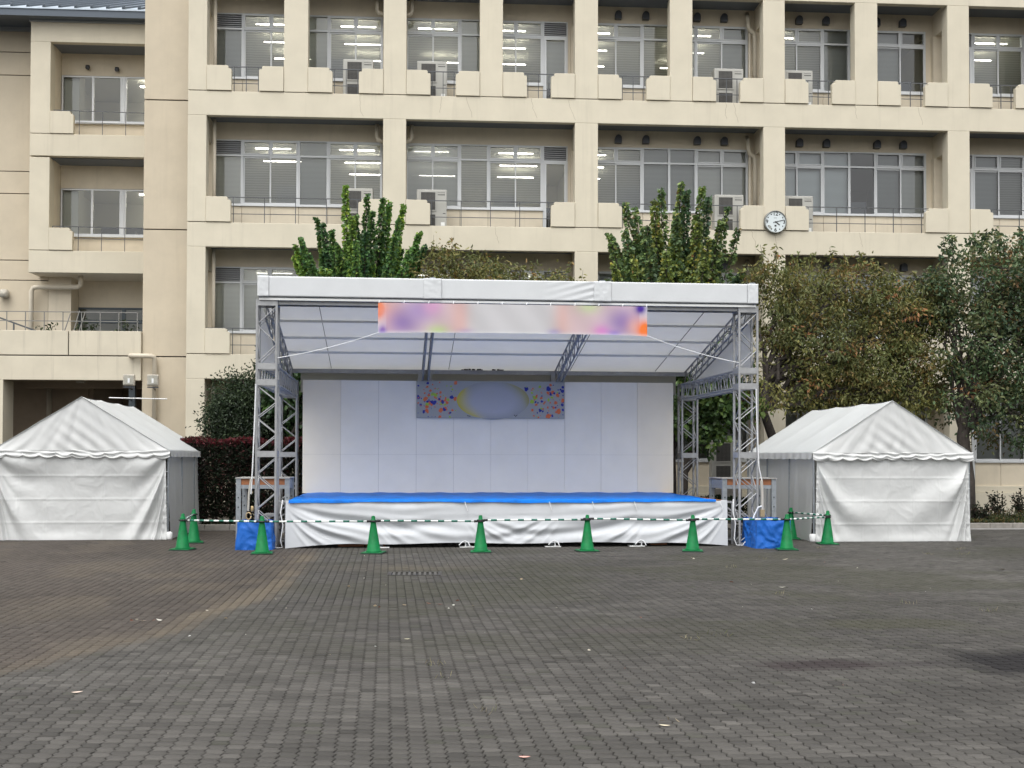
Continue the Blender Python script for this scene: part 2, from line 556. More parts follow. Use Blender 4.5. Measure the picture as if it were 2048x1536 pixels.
def paver_tones(x, y):
    """Base colour of each paver: batch differences, moss, rusty dirt on the left, spilled-liquid stains."""
    n = len(x)
    r1 = rng.normal(0, 1, n)
    base = np.array([0.0605, 0.0570, 0.0520])[None, :] * (1 + 0.13 * r1)[:, None]
    ii_, jj_ = np.floor(((x - CX0) * ca + (y - CY0) * sa) / S), np.floor((-(x - CX0) * sa + (y - CY0) * ca) / S)
    bt = _L[(np.floor(ii_ / 6 + 0.7 * _L[jj_.astype(int) % 64, 5])).astype(int) % 64, np.floor(jj_ / 3).astype(int) % 64]
    base *= (0.84 + 0.32 * bt)[:, None]
    big = fbm(x * 0.35 + 5, y * 0.22 + 3, 4)
    base *= (0.66 + 0.68 * big)[:, None]
    m = np.clip((fbm(x * 0.6 + 20, y * 0.8 + 9, 4) - 0.44) * 5, 0, 1) * np.clip((y - 9.5) / 3.5, 0, 1) * np.clip((x + 3) / 2.5, 0.1, 1)
    m *= 0.55 + 0.45 * rng.random(n)
    mossc = np.array([0.038, 0.039, 0.023])
    base = base * (1 - 0.60 * m)[:, None] + mossc[None, :] * (0.60 * m)[:, None]
    patch = (rng.random(n) < 0.05) * 0.4
    base = base * (1 - patch)[:, None] + np.array([0.052, 0.054, 0.039])[None, :] * patch[:, None]
    yl = np.array([7.0, 10, 11.2, 12.1, 12.8, 14.0, 15.0, 18.2, 21.8, 30])
    xl = np.array([-4.6, -3.54, -2.95, -2.63, -2.47, -2.30, -2.05, -2.0, -2.05, -2.6])
    bl = np.interp(y, yl, xl) + 0.35 * (fbm(x * 1.3, y * 1.3 + 40, 3) - 0.5)
    d = bl - x
    left = np.clip(d / 0.22, 0, 1) * np.clip((y - 9.3) / 1.2, 0, 1)
    redd = np.array([0.058, 0.047, 0.039])
    mixl = left * (0.60 + 0.3 * fbm(x * 0.8, y * 0.5, 3))
    base = base * (1 - mixl)[:, None] + (redd[None, :] * (1 + 0.10 * r1)[:, None] * (0.75 + 0.5 * big)[:, None]) * mixl[:, None]
    tan = np.exp(-((d - 0.22) / 0.20) ** 2) * np.clip((y - 9.5) / 1.5, 0, 1) * np.clip((23 - y) / 2, 0, 1) * np.clip(2.4 * fbm(x * 1.6 + 3, y * 0.7, 3) - 0.5, 0.1, 1.2)
    tan += 0.35 * np.clip((fbm(x * 0.9 + 50, y * 0.6 + 2, 3) - 0.56) * 6, 0, 1) * left
    tan += 0.9 * np.exp(-(((x + 0.6) / 1.1) ** 2 + ((y - 19.3) / 0.5) ** 2)) * fbm(x * 2, y * 2, 3)
    tan = np.clip(tan * 0.8, 0, 0.7)
    base = base * (1 - tan)[:, None] + np.array([0.118, 0.097, 0.070])[None, :] * tan[:, None]

    def blot(cx, cy, rx, ry, col, k):
        nonlocal base
        w = 1.15 - np.sqrt(((x - cx) / rx) ** 2 + ((y - cy) / ry) ** 2) + 0.9 * (fbm(x * 2.2 + cx, y * 2.2, 3) - 0.5)
        w = np.clip(w * 2.0, 0, 1) * k
        base = base * (1 - w)[:, None] + np.array(col)[None, :] * w[:, None]
    blot(5.35, 10.15, 0.85, 0.75, (0.010, 0.009, 0.010), 0.95)
    blot(6.2, 9.9, 0.9, 0.6, (0.010, 0.009, 0.010), 0.95)
    blot(3.45, 10.05, 0.6, 0.28, (0.026, 0.019, 0.020), 0.85)
    blot(4.2, 10.1, 0.32, 0.14, (0.036, 0.031, 0.032), 0.6)
    blot(5.0, 12.5, 0.85, 0.40, (0.050, 0.050, 0.030), 0.5)
    blot(1.9, 12.2, 0.6, 0.18, (0.066, 0.056, 0.055), 0.5)
    blot(1.0, 23.2, 6.0, 0.9, (0.058, 0.052, 0.046), 0.45)
    return np.clip(base, 0.01, 0.5)


tone = paver_tones(px_, py_)
depth = px_ * math.sin(psi) + py_ * math.cos(psi)
uu = 1024 + 2350 * (px_ * math.cos(psi) - py_ * math.sin(psi)) / depth
vv = 868 + 2350 * (1.8 / depth + 0.02)
inview = (uu > -10) & (uu < 2058) & (vv < 1545)
order = np.argsort(np.where(inview, depth, 1e9))
single = np.zeros(len(px_), bool)
single[order[:300]] = True

g_ = 0.0040                                        # half joint
A1, A2 = 0.0125, 0.0045


def outline(detail):
    h = S / 2
    if not detail:
        return np.array([(-h + g_, -h + g_), (h - g_, -h + g_), (h - g_, h - g_), (-h + g_, h - g_)])
    pts = []
    for k in (0.0, 0.3, 0.7):                       # bottom, left to right
        pts.append((-h + k * S, -h + A2 * (0, 1, -1)[int(round(k * 3.4))]))
    for k in (0.0, 0.3, 0.7):                       # right, going up
        pts.append((h + A1 * (-0.3, 1, -1)[int(round(k * 3.4))], -h + k * S))
    for k in (0.0, 0.3, 0.7):                       # top, right to left
        pts.append((h - k * S, h + A2 * (0, -1, 1)[int(round(k * 3.4))]))
    for k in (0.0, 0.3, 0.7):                       # left, going down
        pts.append((-h + A1 * (-0.3, -1, 1)[int(round(k * 3.4))], h - k * S))
    p = np.array(pts)
    return p * (1 - 2 * g_ / S)


def paver_geo(cx, cy, tn, detail):
    o = outline(detail)
    k = len(o)
    n = len(cx)
    rot = np.array([[ca, sa], [-sa, ca]])
    o2 = o @ rot
    inner = (o * 0.93) @ rot
    tz = rng.normal(0, 0.0012, (n, 1)) + rng.normal(0, 0.010, (n, 1)) * o2[None, :, 0] + rng.normal(0, 0.010, (n, 1)) * o2[None, :, 1]
    v = np.zeros((n, 3 * k, 3))
    v[:, :k, :2] = np.stack([cx, cy], 1)[:, None, :] + inner[None]
    v[:, :k, 2] = tz
    v[:, k:2 * k, :2] = np.stack([cx, cy], 1)[:, None, :] + o2[None]
    v[:, k:2 * k, 2] = tz - 0.003
    v[:, 2 * k:, :2] = v[:, k:2 * k, :2]
    v[:, 2 * k:, 2] = -0.02
    lp, tt = list(range(k)), [k]
    for a in (0, k):
        for i in range(k):
            lp += [a + i, a + k + i, a + k + (i + 1) % k, a + (i + 1) % k]
            tt.append(4)
    lp = np.array(lp)
    loops = (lp[None, :] + (np.arange(n) * 3 * k)[:, None]).ravel()
    tot = np.tile(np.array(tt), n)
    tcol = np.repeat(tn, 3 * k, axis=0)
    return v.reshape(-1, 3), loops, tot, tcol


near = (py_ < 14.5) & ~single
far = (py_ >= 14.5) & ~single
v1, l1, t1, c1 = paver_geo(px_[near], py_[near], tone[near], True)
v2, l2, t2, c2 = paver_geo(px_[far], py_[far], tone[far], False)
fm = np_mesh('paver_field', np.vstack([v1, v2]), np.concatenate([l1, l2 + len(v1)]), np.concatenate([t1, t2]), np.vstack([c1, c2]), M['paver'])
link('paver_field', fm, pav, kind='stuff')
sidx = np.where(single)[0]
lum = tone[sidx].sum(1)
rank = np.argsort(np.argsort(lum)) * 24 // len(sidx)
pm = []
for k in range(24):
    tn = tone[sidx][rank == k].mean(0)[None, :]
    v, l, t, c = paver_geo(np.zeros(1), np.zeros(1), tn, True)
    pm.append(np_mesh('paver', v, l, t, c, M['paver']))
for q, i in enumerate(sidx):
    o = bpy.data.objects.new('paver', pm[rank[q]])
    o.location = (px_[i], py_[i], rng.normal(0, 0.0008))
    o.parent = pav
    COL.objects.link(o)

# planting bed, kerb, gutter strip
bx('planting_bed', -22, 30, 29.62, 35.4, -0.04, 0.07, M['soil'], kind='structure')
kb = bx('kerb', -22, 30, 29.46, 29.58, -0.04, 0.02, M['kerb'], kind='structure')
x = -8.0
while x < 20:
    bx('kerb_stone', x, x + 0.595, 29.45, 29.60, -0.03, 0.13, M['kerb'], kb, bevel=0.012)
    x += 0.605
bx('gutter', 10.5, 30, 28.9, 29.43, -0.03, 0.006, M['gutter_conc'], kind='structure')

# drain grate
dg = empty('drain_grate', (-0.26, 18.32, 0), 0, label='grey iron drain grate set in the paving in front of the stage', cat='drain grate')
f = MB().box(-0.42, 0.42, -0.27, -0.22, -0.03, 0.002).box(-0.42, 0.42, 0.22, 0.27, -0.03, 0.002).box(-0.42, -0.36, -0.22, 0.22, -0.03, 0.002).box(0.36, 0.42, -0.22, 0.22, -0.03, 0.002)
f.build('frame', M['iron'], dg)
bx('pit', -0.36, 0.36, -0.22, 0.22, -0.04, -0.02, M['void'], dg)
for k in range(9):
    x = -0.34 + k * 0.08
    bx('bar', x, x + 0.04, -0.22, 0.22, -0.018, 0.0, M['slot'], dg)

# ------------------------------------------------------------------ school building
YF, YW = 35.5, 36.75
SB = empty('school_building', (4.7, 36.0, 0), label='long cream school building with open balconies and rows of aluminium windows', cat='building')
LEV = [0.91, 4.86, 8.81, 12.76, 16.71]
COLS = [(-7.31, -6.76), (-1.50, -0.81), (4.33, 5.04), (10.19, 10.87), (16.05, 16.75), (21.92, 22.62)]
HALF = [(-4.48, -3.76), (1.42, 2.12), (7.27, 7.97), (13.09, 13.81), (18.97, 19.67)]
XE = 22.62


def part(name, m, mb, parent=None, **kw):
    return mb.build(name, m, parent or SB, world=True, **kw)


def block_poly(x0, x1, z0, step_right):
    w = x1 - x0
    p = [(0, 0), (w, 0), (w, 0.62), (w - 0.025, 0.655), (w - 0.09, 0.655), (w - 0.09, 0.715), (w - 0.12, 0.75), (0, 0.75)]
    if not step_right:
        p = [(w - a, b) for a, b in reversed(p)]
    return [(x0 + a, z0 + b) for a, b in p]


bases = []
for li, L in enumerate(LEV):
    z0 = L - 0.73 if li else 0.0
    # beam band, balcony floor and ceiling
    if li == 0:
        part('base_wall', M['wall'], MB().box(-7.31, XE, YW - 0.16, YW + 0.2, 0.0, 0.70), bevel=0.012)
        part('base_wall', M['wall'], MB().box(-7.31, XE, YW - 0.10, YW + 0.2, 0.702, L), bevel=0.008)
    else:
        part('beam_band', M['wall'], MB().box(-7.31, XE, YF, YF + 0.22, z0, L), bevel=0.012)
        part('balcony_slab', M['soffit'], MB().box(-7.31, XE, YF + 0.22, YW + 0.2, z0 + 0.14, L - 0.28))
    if li < 4:
        cs = COLS + (HALF if li == 3 else [])
        for (a, b) in cs:
            main = (a, b) in COLS
            part('column', M['wall'], MB().box(a, b, YF, YF + 0.42, L + 0.022 if li else 0.0, L + 3.22), bevel=0.012)
            if li:
                part('column_core', M['joint'], MB().box(a + 0.03, b - 0.03, YF + 0.035, YF + 0.38, L - 0.0, L + 0.03))
            if main:
                part('cross_beam', M['recess'], MB().box(a + 0.06, b - 0.04, YF + 0.42, YW, L + 2.62, L + 3.38))
                part('pilaster', M['recess'], MB().box(a + 0.0, b + 0.0, YW - 0.22, YW, L - 0.28, L + 2.62))
            if li == 0:
                continue
            if a > -7.0:
                part('parapet_block', M['wall'], MB().prism_xz(block_poly(a - 0.735, a - 0.006, L + 0.022, False), YF - 0.035, YF + 0.14), bevel=0.010)
            if b < XE - 0.1:
                part('parapet_block', M['wall'], MB().prism_xz(block_poly(b + 0.006, b + 0.735, L + 0.022, True), YF - 0.035, YF + 0.14), bevel=0.010)

# window units: (x0, x1, type)  P sliding pair, F fixed light, D door, V louvre over fixed light
UN = [(-6.757, -5.90, 'V'), (-5.90, -4.155, 'P'), (-4.155, -3.262, 'F'), (-3.262, -1.568, 'P'),
      (-0.86, 0.853, 'P'), (0.853, 1.735, 'F'), (1.735, 3.465, 'P'), (3.465, 4.247, 'D'),
      (4.93, 6.64, 'P'), (6.64, 7.491, 'F'), (7.491, 8.344, 'F'), (8.344, 10.042, 'P'),
      (10.78, 12.487, 'P'), (12.487, 13.34, 'F'), (13.34, 14.195, 'F'), (14.195, 15.88, 'P'),
      (16.62, 17.44, 'D'), (17.44, 19.15, 'P'), (19.15, 20.02, 'F'), (20.02, 21.75, 'P')]
SILL, TRN, HEAD = 0.80, 2.335, 2.82
# what hangs behind each pane, by floor and unit (one or two letters): b blind, s shade, w curtain in the reflection tone, o open
FILL = {0: {}, 1: {},
        2: {0: 's', 1: 'bb', 2: 's', 3: 'bb', 4: 'ss', 5: 'b', 6: 'bb', 7: 'o', 8: 'bb', 9: 's', 10: 's', 11: 'ss', 12: 'ww', 13: 'w', 14: 'o', 15: 'ss', 16: 's', 17: 'sb', 18: 's'},
        3: {0: 's', 1: 'bb', 2: 's', 3: 'bb', 4: 'bb', 5: 's', 6: 'bb', 7: 's', 8: 'bb', 9: 'b', 10: 's', 11: 'bs', 12: 'bb', 13: 's', 14: 's', 15: 'so', 16: 's', 17: 'bb', 18: 'b'}}
FM = {'b': M['blind'], 's': M['shade'], 'w': M['curtain'], 'o': None}


def rect_frame(mb, x0, x1, z0, z1, t, y0, y1):
    mb.box(x0, x1, y0, y1, z0, z0 + t).box(x0, x1, y0, y1, z1 - t, z1)
    mb.box(x0, x0 + t, y0, y1, z0 + t, z1 - t).box(x1 - t, x1, y0, y1, z0 + t, z1 - t)


def window(L, x0, x1, typ, fill):
    mb = MB()
    zs, zt, zh = L + SILL, L + TRN, L + HEAD
    if typ == 'D':
        zs = L - 0.25
    y0, y1 = YW - 0.03, YW + 0.09
    rect_frame(mb, x0 + 0.002, x1 - 0.002, zs, zh, 0.035, y0, y1)
    mb.box(x0 + 0.037, x1 - 0.037, y0 + 0.003, y1, zt - 0.025, zt + 0.03)
    ho = 'door' if typ == 'D' else 'window'
    xm = (x0 + x1) / 2
    cells = []                       # glass cells: x0,x1,z0,z1,letter
    if typ == 'P':
        mb.box(xm - 0.03, xm + 0.03, y0 + 0.004, y1, zt + 0.03, zh - 0.035)
        for a, b in ((x0 + 0.04, xm - 0.03), (xm + 0.03, x1 - 0.04)):
            rect_frame(mb, a + 0.002, b - 0.002, zt + 0.032, zh - 0.037, 0.033, y0 - 0.012, y1 - 0.02)
            mb.box(b - 0.14, b - 0.04, y0 - 0.025, y0 - 0.01, zt + 0.036, zt + 0.05)
        rect_frame(mb, x0 + 0.037, xm + 0.022, zs + 0.037, zt - 0.027, 0.04, y0 + 0.045, y0 + 0.085)
        rect_frame(mb, xm - 0.022, x1 - 0.037, zs + 0.037, zt - 0.027, 0.04, y0 + 0.012, y0 + 0.043)
        for q, (a, b) in enumerate(((x0 + 0.04, xm), (xm, x1 - 0.04))):
            cells += [(a, b, zt, zh, fill[q % len(fill)]), (a, b, zs, zt, fill[q % len(fill)])]
    elif typ == 'F':
        cells += [(x0 + 0.03, x1 - 0.03, zt, zh, fill[0]), (x0 + 0.03, x1 - 0.03, zs, zt, fill[0])]
    elif typ == 'V':
        cells += [(x0 + 0.03, x1 - 0.03, zs, zt, fill[0])]
    else:
        rect_frame(mb, x0 + 0.04, x1 - 0.04, zs + 0.04, zt - 0.03, 0.065, y0 - 0.01, y0 + 0.04)
        cells += [(x0 + 0.1, x1 - 0.1, zs + 0.1, zt - 0.08, fill[0])]
    w = part(ho, M['alu'], mb)
    if typ in 'VD':
        lv = MB()
        nsl = 6
        for k in range(nsl):
            z = zt + 0.05 + (zh - zt - 0.1) * (k + 0.5) / nsl
            lv.add([(x0 + 0.04, y0 + 0.005, z - 0.03), (x1 - 0.04, y0 + 0.005, z - 0.03), (x1 - 0.04, y0 + 0.07, z + 0.03), (x0 + 0.04, y0 + 0.07, z + 0.03),
                    (x0 + 0.04, y0 + 0.005, z - 0.006), (x1 - 0.04, y0 + 0.005, z - 0.006), (x1 - 0.04, y0 + 0.07, z + 0.038), (x0 + 0.04, y0 + 0.07, z + 0.038)],
                   [(0, 1, 5, 4), (4, 5, 6, 7), (3, 2, 1, 0), (2, 3, 7, 6)])
            lv_o = lv
        link('louvre', lv.mesh('louvre', M['louvre']), w)
        link('duct_back', MB().box(x0 + 0.03, x1 - 0.03, y1 - 0.005, y1 + 0.02, zt + 0.01, zh - 0.01).mesh('duct_back', M['void']), w)
    for (a, b, c, d, ltr) in cells:
        link('pane', MB().add([(a, y0 + 0.05, c), (b, y0 + 0.05, c), (b, y0 + 0.05, d), (a, y0 + 0.05, d)], [(0, 1, 2, 3)]).mesh('pane', M['glass']), w)
        m = FM[ltr]
        if m is not None:
            nm = {'b': 'blind', 's': 'shade', 'w': 'curtain'}[ltr]
            if ltr == 's':
                m = (M['shade'], M['shade_light'], M['shade_dark'])[int(abs(x0) * 7.3 + L + a * 3) % 3]
            jz = 0.0 if ltr != 'b' or d > L + TRN + 0.1 else rnd.choice((0, 0, 0.12, 0.22, 0))
            link(nm, MB().add([(a - 0.02, YW + 0.16, c + jz), (b + 0.02, YW + 0.16, c + jz), (b + 0.02, YW + 0.16, d), (a - 0.02, YW + 0.16, d)], [(0, 1, 2, 3)]).mesh(nm, m), w)
    if typ != 'D':
        link('sill', MB().box(x0, x1, YW - 0.085, YW + 0.02, zs - 0.045, zs - 0.002).mesh('sill', M['alu']), w)
    return w


LIT = {0: [0, 1, 2, 3], 1: [-5.0, -2.4, 0.0, 2.6], 2: [-5.0, -2.4, 0.0, 2.7, 5.0], 3: [-5.0, -2.4, 0.1, 2.4, 5.1, 8.4, 11.2, 18.4]}
for li in range(4):
    L = LEV[li]
    for k, (x0, x1, typ) in enumerate(UN):
        dflt = rnd.choice(['s', 's', 'b']) if li < 2 else 's'
        window(L, x0, x1, typ, FILL[li].get(k, dflt))
    # wall over, under and between the windows
    wl = MB().box(-7.31, XE, YW - 0.01, YW + 0.14, L + HEAD + 0.002, L + 3.37)
    wl.box(-7.31, -6.76, YW - 0.008, YW + 0.14, L - 0.28, L + HEAD)
    for a, b in ((-1.566, -0.862), (4.249, 4.928), (10.044, 10.778), (15.882, 16.618), (21.752, XE)):
        wl.box(a, b, YW - 0.006, YW + 0.14, L - 0.28, L + HEAD)
    part('balcony_wall', M['recess'], wl)
    for (x0, x1, typ) in UN:
        if typ == 'D':
            continue
        n = 2 if x1 - x0 > 1.2 else 1
        for q in range(n):
            a, b = x0 + (x1 - x0) * q / n, x0 + (x1 - x0) * (q + 1) / n
            part('wall_panel', M['recess'], MB().box(a + 0.006, b - 0.006, YW - 0.03, YW + 0.12, L - 0.28, L + SILL - 0.05))
    part('wall_core', M['joint'], MB().box(-6.75, XE, YW + 0.121, YW + 0.15, L - 0.28, L + SILL - 0.06))
    # rooms behind the glass
    zc = L + 3.0
    rm = MB()
    rm.add([(-7.2, 43, L - 0.2), (XE, 43, L - 0.2), (XE, 43, zc), (-7.2, 43, zc)], [(0, 1, 2, 3)])
    rm.add([(-7.2, YW + 0.15, zc), (XE, YW + 0.15, zc), (XE, 43, zc), (-7.2, 43, zc)], [(0, 1, 2, 3)])
    rm.add([(-7.2, YW + 0.15, L - 0.2), (XE, YW + 0.15, L - 0.2), (XE, 43, L - 0.2), (-7.2, 43, L - 0.2)], [(3, 2, 1, 0)])
    for xx in (-7.2, -1.2, 4.6, 10.5, 16.3, XE):
        rm.add([(xx, YW + 0.15, L - 0.2), (xx, 43, L - 0.2), (xx, 43, zc), (xx, YW + 0.15, zc)], [(0, 1, 2, 3)])
    part('room', M['room'], rm)
    cab = MB()
    for q in range(16):
        xx = -6.6 + q * 1.42 + rnd.uniform(-0.3, 0.3)
        cab.box(xx, xx + rnd.uniform(0.5, 1.0), YW + rnd.uniform(0.35, 0.8), YW + 1.3, L - 0.2, L + SILL + rnd.uniform(0.1, 0.9))
    part('furniture', M['room_dark'], cab)
    if li >= 1:
        for xc in LIT[li]:
            for q, yy in enumerate((37.35, 38.95, 40.55)):
                if rnd.random() < 0.12 and q:
                    continue
                ln = 0.62 if q else 0.55
                sh = 0.10 * q + rnd.uniform(-0.05, 0.05)
                part('light_tube', M['tube'], MB().box(xc - ln + sh, xc + ln + sh, yy, yy + 0.035, zc - 0.28, zc - 0.258))

# railings, one per bay
for li in (1, 2, 3):
    L = LEV[li]
    cs = sorted(COLS + (HALF if li == 3 else []))
    for (a, b), (c, d) in zip(cs[:-1], cs[1:]):
        r = MB()
        y = YF + 0.19
        r.bar((b, y, L + 0.80), (c, y, L + 0.80), 0.026)
        r.bar((b + 0.6, y, L + 0.30), (c - 0.6, y, L + 0.30), 0.02)
        n = max(2, int(round((c - b - 1.4) / 0.9)))
        for k in range(n + 1):
            x = b + 0.78 + (c - b - 1.56) * k / n
            r.bar((x, y, L - 0.02), (x, y, L + 0.80), 0.022)
        for x in (b + 0.1, c - 0.1):
            r.bar((x, y, L + 0.80), (x, y, L + 0.70), 0.022)
        part('railing', M['rail'], r)

# vent hoods, downpipes
hood = MB()
pr = []
for k in range(9):
    t = math.pi * k / 8
    pr.append((0.105 * math.cos(t), 0.15 + 0.105 * math.sin(t)))
hood.prism_xz([(-0.105, 0.0), (0.105, 0.0)] + pr, -0.16, 0)
hm = hood.mesh('vent_hood', M['vent'])
for li in (1, 2, 3):
    for x in (5.85, 6.73, 8.38, 9.25, 11.69, 12.57, 14.23, 15.09):
        o = link('vent_hood', hm, SB)
        o.location = Vector((x, YW - 0.01, LEV[li] + 2.94)) - Vector(SB.location)
for li in (0, 1, 2, 3):
    L = LEV[li]
    part('downpipe', M['pipe'], MB().tube([(-6.62, YF + 0.55, L - 0.3), (-6.62, YF + 0.55, L + 3.24)], 0.055, 12), smooth=True)
    if li:
        part('downpipe', M['pipe'], MB().tube([(9.98, YW - 0.12, L + 3.2), (9.98, YW - 0.28, L + 3.02), (9.98, YW - 0.30, L + 2.75), (10.02, YW - 0.3, L + 2.62), (10.16, YW - 0.26, L + 2.55), (10.20, YW - 0.25, L + 2.45), (10.20, YW - 0.25, L - 0.28)], 0.07, 12), smooth=True)
        part('downpipe', M['pipe'], MB().tube([(10.03, YW - 0.25, L + 2.6), (10.03, YW - 0.25, L - 0.28)], 0.035, 8), smooth=True)
        for xa, sg in ((-1.72, 1), (-0.66, -1)):
            part('pipe_elbow', M['pipe'], MB().tube([(xa, YF + 0.75, L + 3.25), (xa, YF + 0.75, L + 2.86), (xa + 0.03 * sg, YF + 0.75, L + 2.78), (xa + 0.25 * sg, YF + 0.75, L + 2.70)], 0.065, 10), smooth=True)
        part('meter_box', M['pipe'], MB().box(10.22, 10.42, YF + 0.5, YF + 0.62, L + 0.55, L + 1.22))

# hairline cracks in the bands
for (x, li, ln) in [(-2.2, 2, 0.66), (-3.3, 1, 0.5), (0.25, 2, 0.5), (1.0, 2, 0.62), (3.0, 2, 0.6), (4.15, 2, 0.64), (9.0, 2, 0.5), (9.25, 2, 0.6), (13.1, 2, 0.4), (15.1, 2, 0.55), (10.53, 1, 0.72), (13.2, 1, 0.45), (9.8, 1, 0.5), (1.9, 1, 0.5)]:
    z1 = LEV[li + 1] - 0.73 + 0.72 if False else LEV[li + 1 if li < 3 else 3] - 0.01
    z1 = LEV[li] + 3.95 - 0.01 if li == 2 else LEV[li + 1] - 0.01
    pts, xx = [], x
    for k in range(9):
        pts.append((xx, YF - 0.001, z1 - ln * k / 8))
        xx += rnd.uniform(-0.02, 0.05)
    cr = MB()
    w = 0.0045
    for p, q in zip(pts[:-1], pts[1:]):
        cr.add([(p[0] - w, p[1], p[2]), (p[0] + w, p[1], p[2]), (q[0] + w, q[1], q[2]), (q[0] - w, q[1], q[2])], [(0, 3, 2, 1)])
    part('crack', mat('crack_line', (0.30, 0.25, 0.18), 0.9), cr)

# stair tower at the left end
TY = 36.5
tz = [0, 0.91, 4.86, 8.76, 12.75, 19.0]
for a, b in zip(tz[:-1], tz[1:]):
    part('tower_wall', M['tower'], MB().box(-8.83, -7.312, TY, TY + 5, a + 0.018, b - 0.018), bevel=0.01)
part('tower_core', M['joint'], MB().box(-8.80, -7.33, TY + 0.05, TY + 4.9, 0, 19))

# ------------------------------------------------------------------ annex wing on the left
AX = empty('annex_wing', (-12.5, 38.5, 0), label='cream annex wing under a metal roof at the left end with recessed balconies', cat='building')


def apart(name, m, mb, parent=None, **kw):
    return mb.build(name, m, parent or AX, world=True, **kw)


AY, AWY, AFY = 40.3, 41.5, 41.35
for L in (8.72, 12.66):
    top = 15.78 if L > 10 else 11.87
    nb = 12.66 if L < 10 else 16.50
    apart('beam_band', M['wall'], MB().box(-13.52, -8.0, AY, AY + 0.25, L - 0.74, L), bevel=0.012)
    apart('balcony_slab', M['recess'], MB().box(-13.50, -8.0, AY + 0.25, AWY if L > 10 else 42.4, L - 0.735, L - 0.25))
    if nb > 16:
        apart('beam_band', M['wall'], MB().box(-13.52, -8.0, AY, AY + 0.25, top, nb), bevel=0.012)
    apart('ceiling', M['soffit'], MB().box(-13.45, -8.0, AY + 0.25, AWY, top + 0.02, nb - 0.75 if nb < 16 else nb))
    apart('column', M['wall'], MB().box(-13.52, -12.86, AY, AY + 0.5, L + 0.02, top - 0.001), bevel=0.012)
    apart('side_wall', M['recess'], MB().box(-13.5, -12.87, AY + 0.5, AWY + 0.1, L - 0.25, top + 0.019))
    apart('parapet_block', M['wall'], MB().prism_xz(block_poly(-12.85, -12.08, L + 0.02, True), AY - 0.03, AY + 0.14), bevel=0.01)
    w = MB().box(-12.86, -8.0, AWY, AWY + 0.12, L + 2.38, top + 0.03)
    w.box(-12.86, -8.0, AWY, AWY + 0.12, L - 0.25, L + 0.74)
    apart('balcony_wall', M['recess'], w)
    fr = MB()
    za, zb = L + 0.75, L + 2.36
    rect_frame(fr, -12.845, -10.80, za, zb, 0.05, AWY - 0.03, AWY + 0.06)
    fr.box(-11.82, -11.75, AWY - 0.025, AWY + 0.05, za + 0.05, zb - 0.05)
    fr.box(-10.79, -10.70, AWY - 0.04, AWY + 0.06, za, zb)
    rect_frame(fr, -10.69, -8.2, za, zb, 0.05, AWY - 0.028, AWY + 0.06)
    fo = apart('window', M['alu'], fr)
    for a, b in ((-12.81, -11.80), (-11.77, -10.82), (-10.66, -8.25)):
        link('pane', MB().add([(a, AWY + 0.01, za), (b, AWY + 0.01, za), (b, AWY + 0.01, zb), (a, AWY + 0.01, zb)], [(0, 1, 2, 3)]).mesh('pane', M['glass']), fo)
    link('sill', MB().box(-12.85, -8.2, AWY - 0.10, AWY + 0.02, za - 0.07, za - 0.003).mesh('sill', M['alu']), fo)
    rm = MB()
    rm.add([(-13, 46, L - 0.2), (-8, 46, L - 0.2), (-8, 46, L + 2.8), (-13, 46, L + 2.8)], [(0, 1, 2, 3)])
    rm.add([(-13, AWY + 0.13, L + 2.8), (-8, AWY + 0.13, L + 2.8), (-8, 46, L + 2.8), (-13, 46, L + 2.8)], [(0, 1, 2, 3)])
    rm.add([(-13, AWY + 0.13, L - 0.2), (-13, 46, L - 0.2), (-13, 46, L + 2.8), (-13, AWY + 0.13, L + 2.8)], [(0, 1, 2, 3)])
    rm.add([(-8, AWY + 0.13, L - 0.2), (-8, 46, L - 0.2), (-8, 46, L + 2.8), (-8, AWY + 0.13, L + 2.8)], [(3, 2, 1, 0)])
    rm.box(-13, -12.3, AWY + 0.14, AWY + 0.8, L, L + 2.79)
    apart('room', M['room'], rm)
    apart('furniture', M['room_dark'], MB().box(-12.6, -11.0, 45.7, 45.95, L + 1.2, L + 1.85).box(-11.6, -11.3, 43, 43.3, L, L + 1.0).box(-11, -10.95, 44, 45, L, L + 1.4))
    apart('light_tube', M['tube'], MB().box(-10.6, -9.2, 43.2, 43.25, L + 2.55, L + 2.6).box(-10.6, -9.2, 45.2, 45.25, L + 2.55, L + 2.6))
    r = MB()
    y = AY + 0.19
    r.bar((-12.8, y, L + 0.86), (-8.2, y, L + 0.80), 0.024)
    r.bar((-12.05, y, L + 0.45), (-8.2, y, L + 0.42), 0.018)
    for k in range(6):
        x = -11.95 + k * 0.77
        r.bar((x, y, L - 0.02), (x, y, L + 0.84), 0.02)
    r.bar((-12.8, y, L + 0.86), (-12.8, y, L + 0.76), 0.02)
    apart('railing', M['rail'], r)
for k, x in enumerate((-11.95, -10.95)):
    apart('spot_lamp', M['vent'], MB().lathe([(0.02, 0.09), (0.07, 0.08), (0.085, 0.0), (0.06, -0.05), (0.02, -0.06)], 12, (x, AWY - 0.12, 15.28 - 0.05 * k)), smooth=True)
# far-left plain wall with grooves
zz = [4.9, 7.86, 8.55, 10.85, 11.62, 14.95, 15.75, 16.5]
for a, b in zip(zz[:-1], zz[1:]):
    apart('side_panel', M['tower'], MB().box(-19.0, -13.20, AFY, AFY + 0.4, a + 0.014, b - 0.014), bevel=0.008)
apart('side_core', M['joint'], MB().box(-18.9, -13.22, AFY + 0.04, AFY + 0.38, 4.9, 16.5))
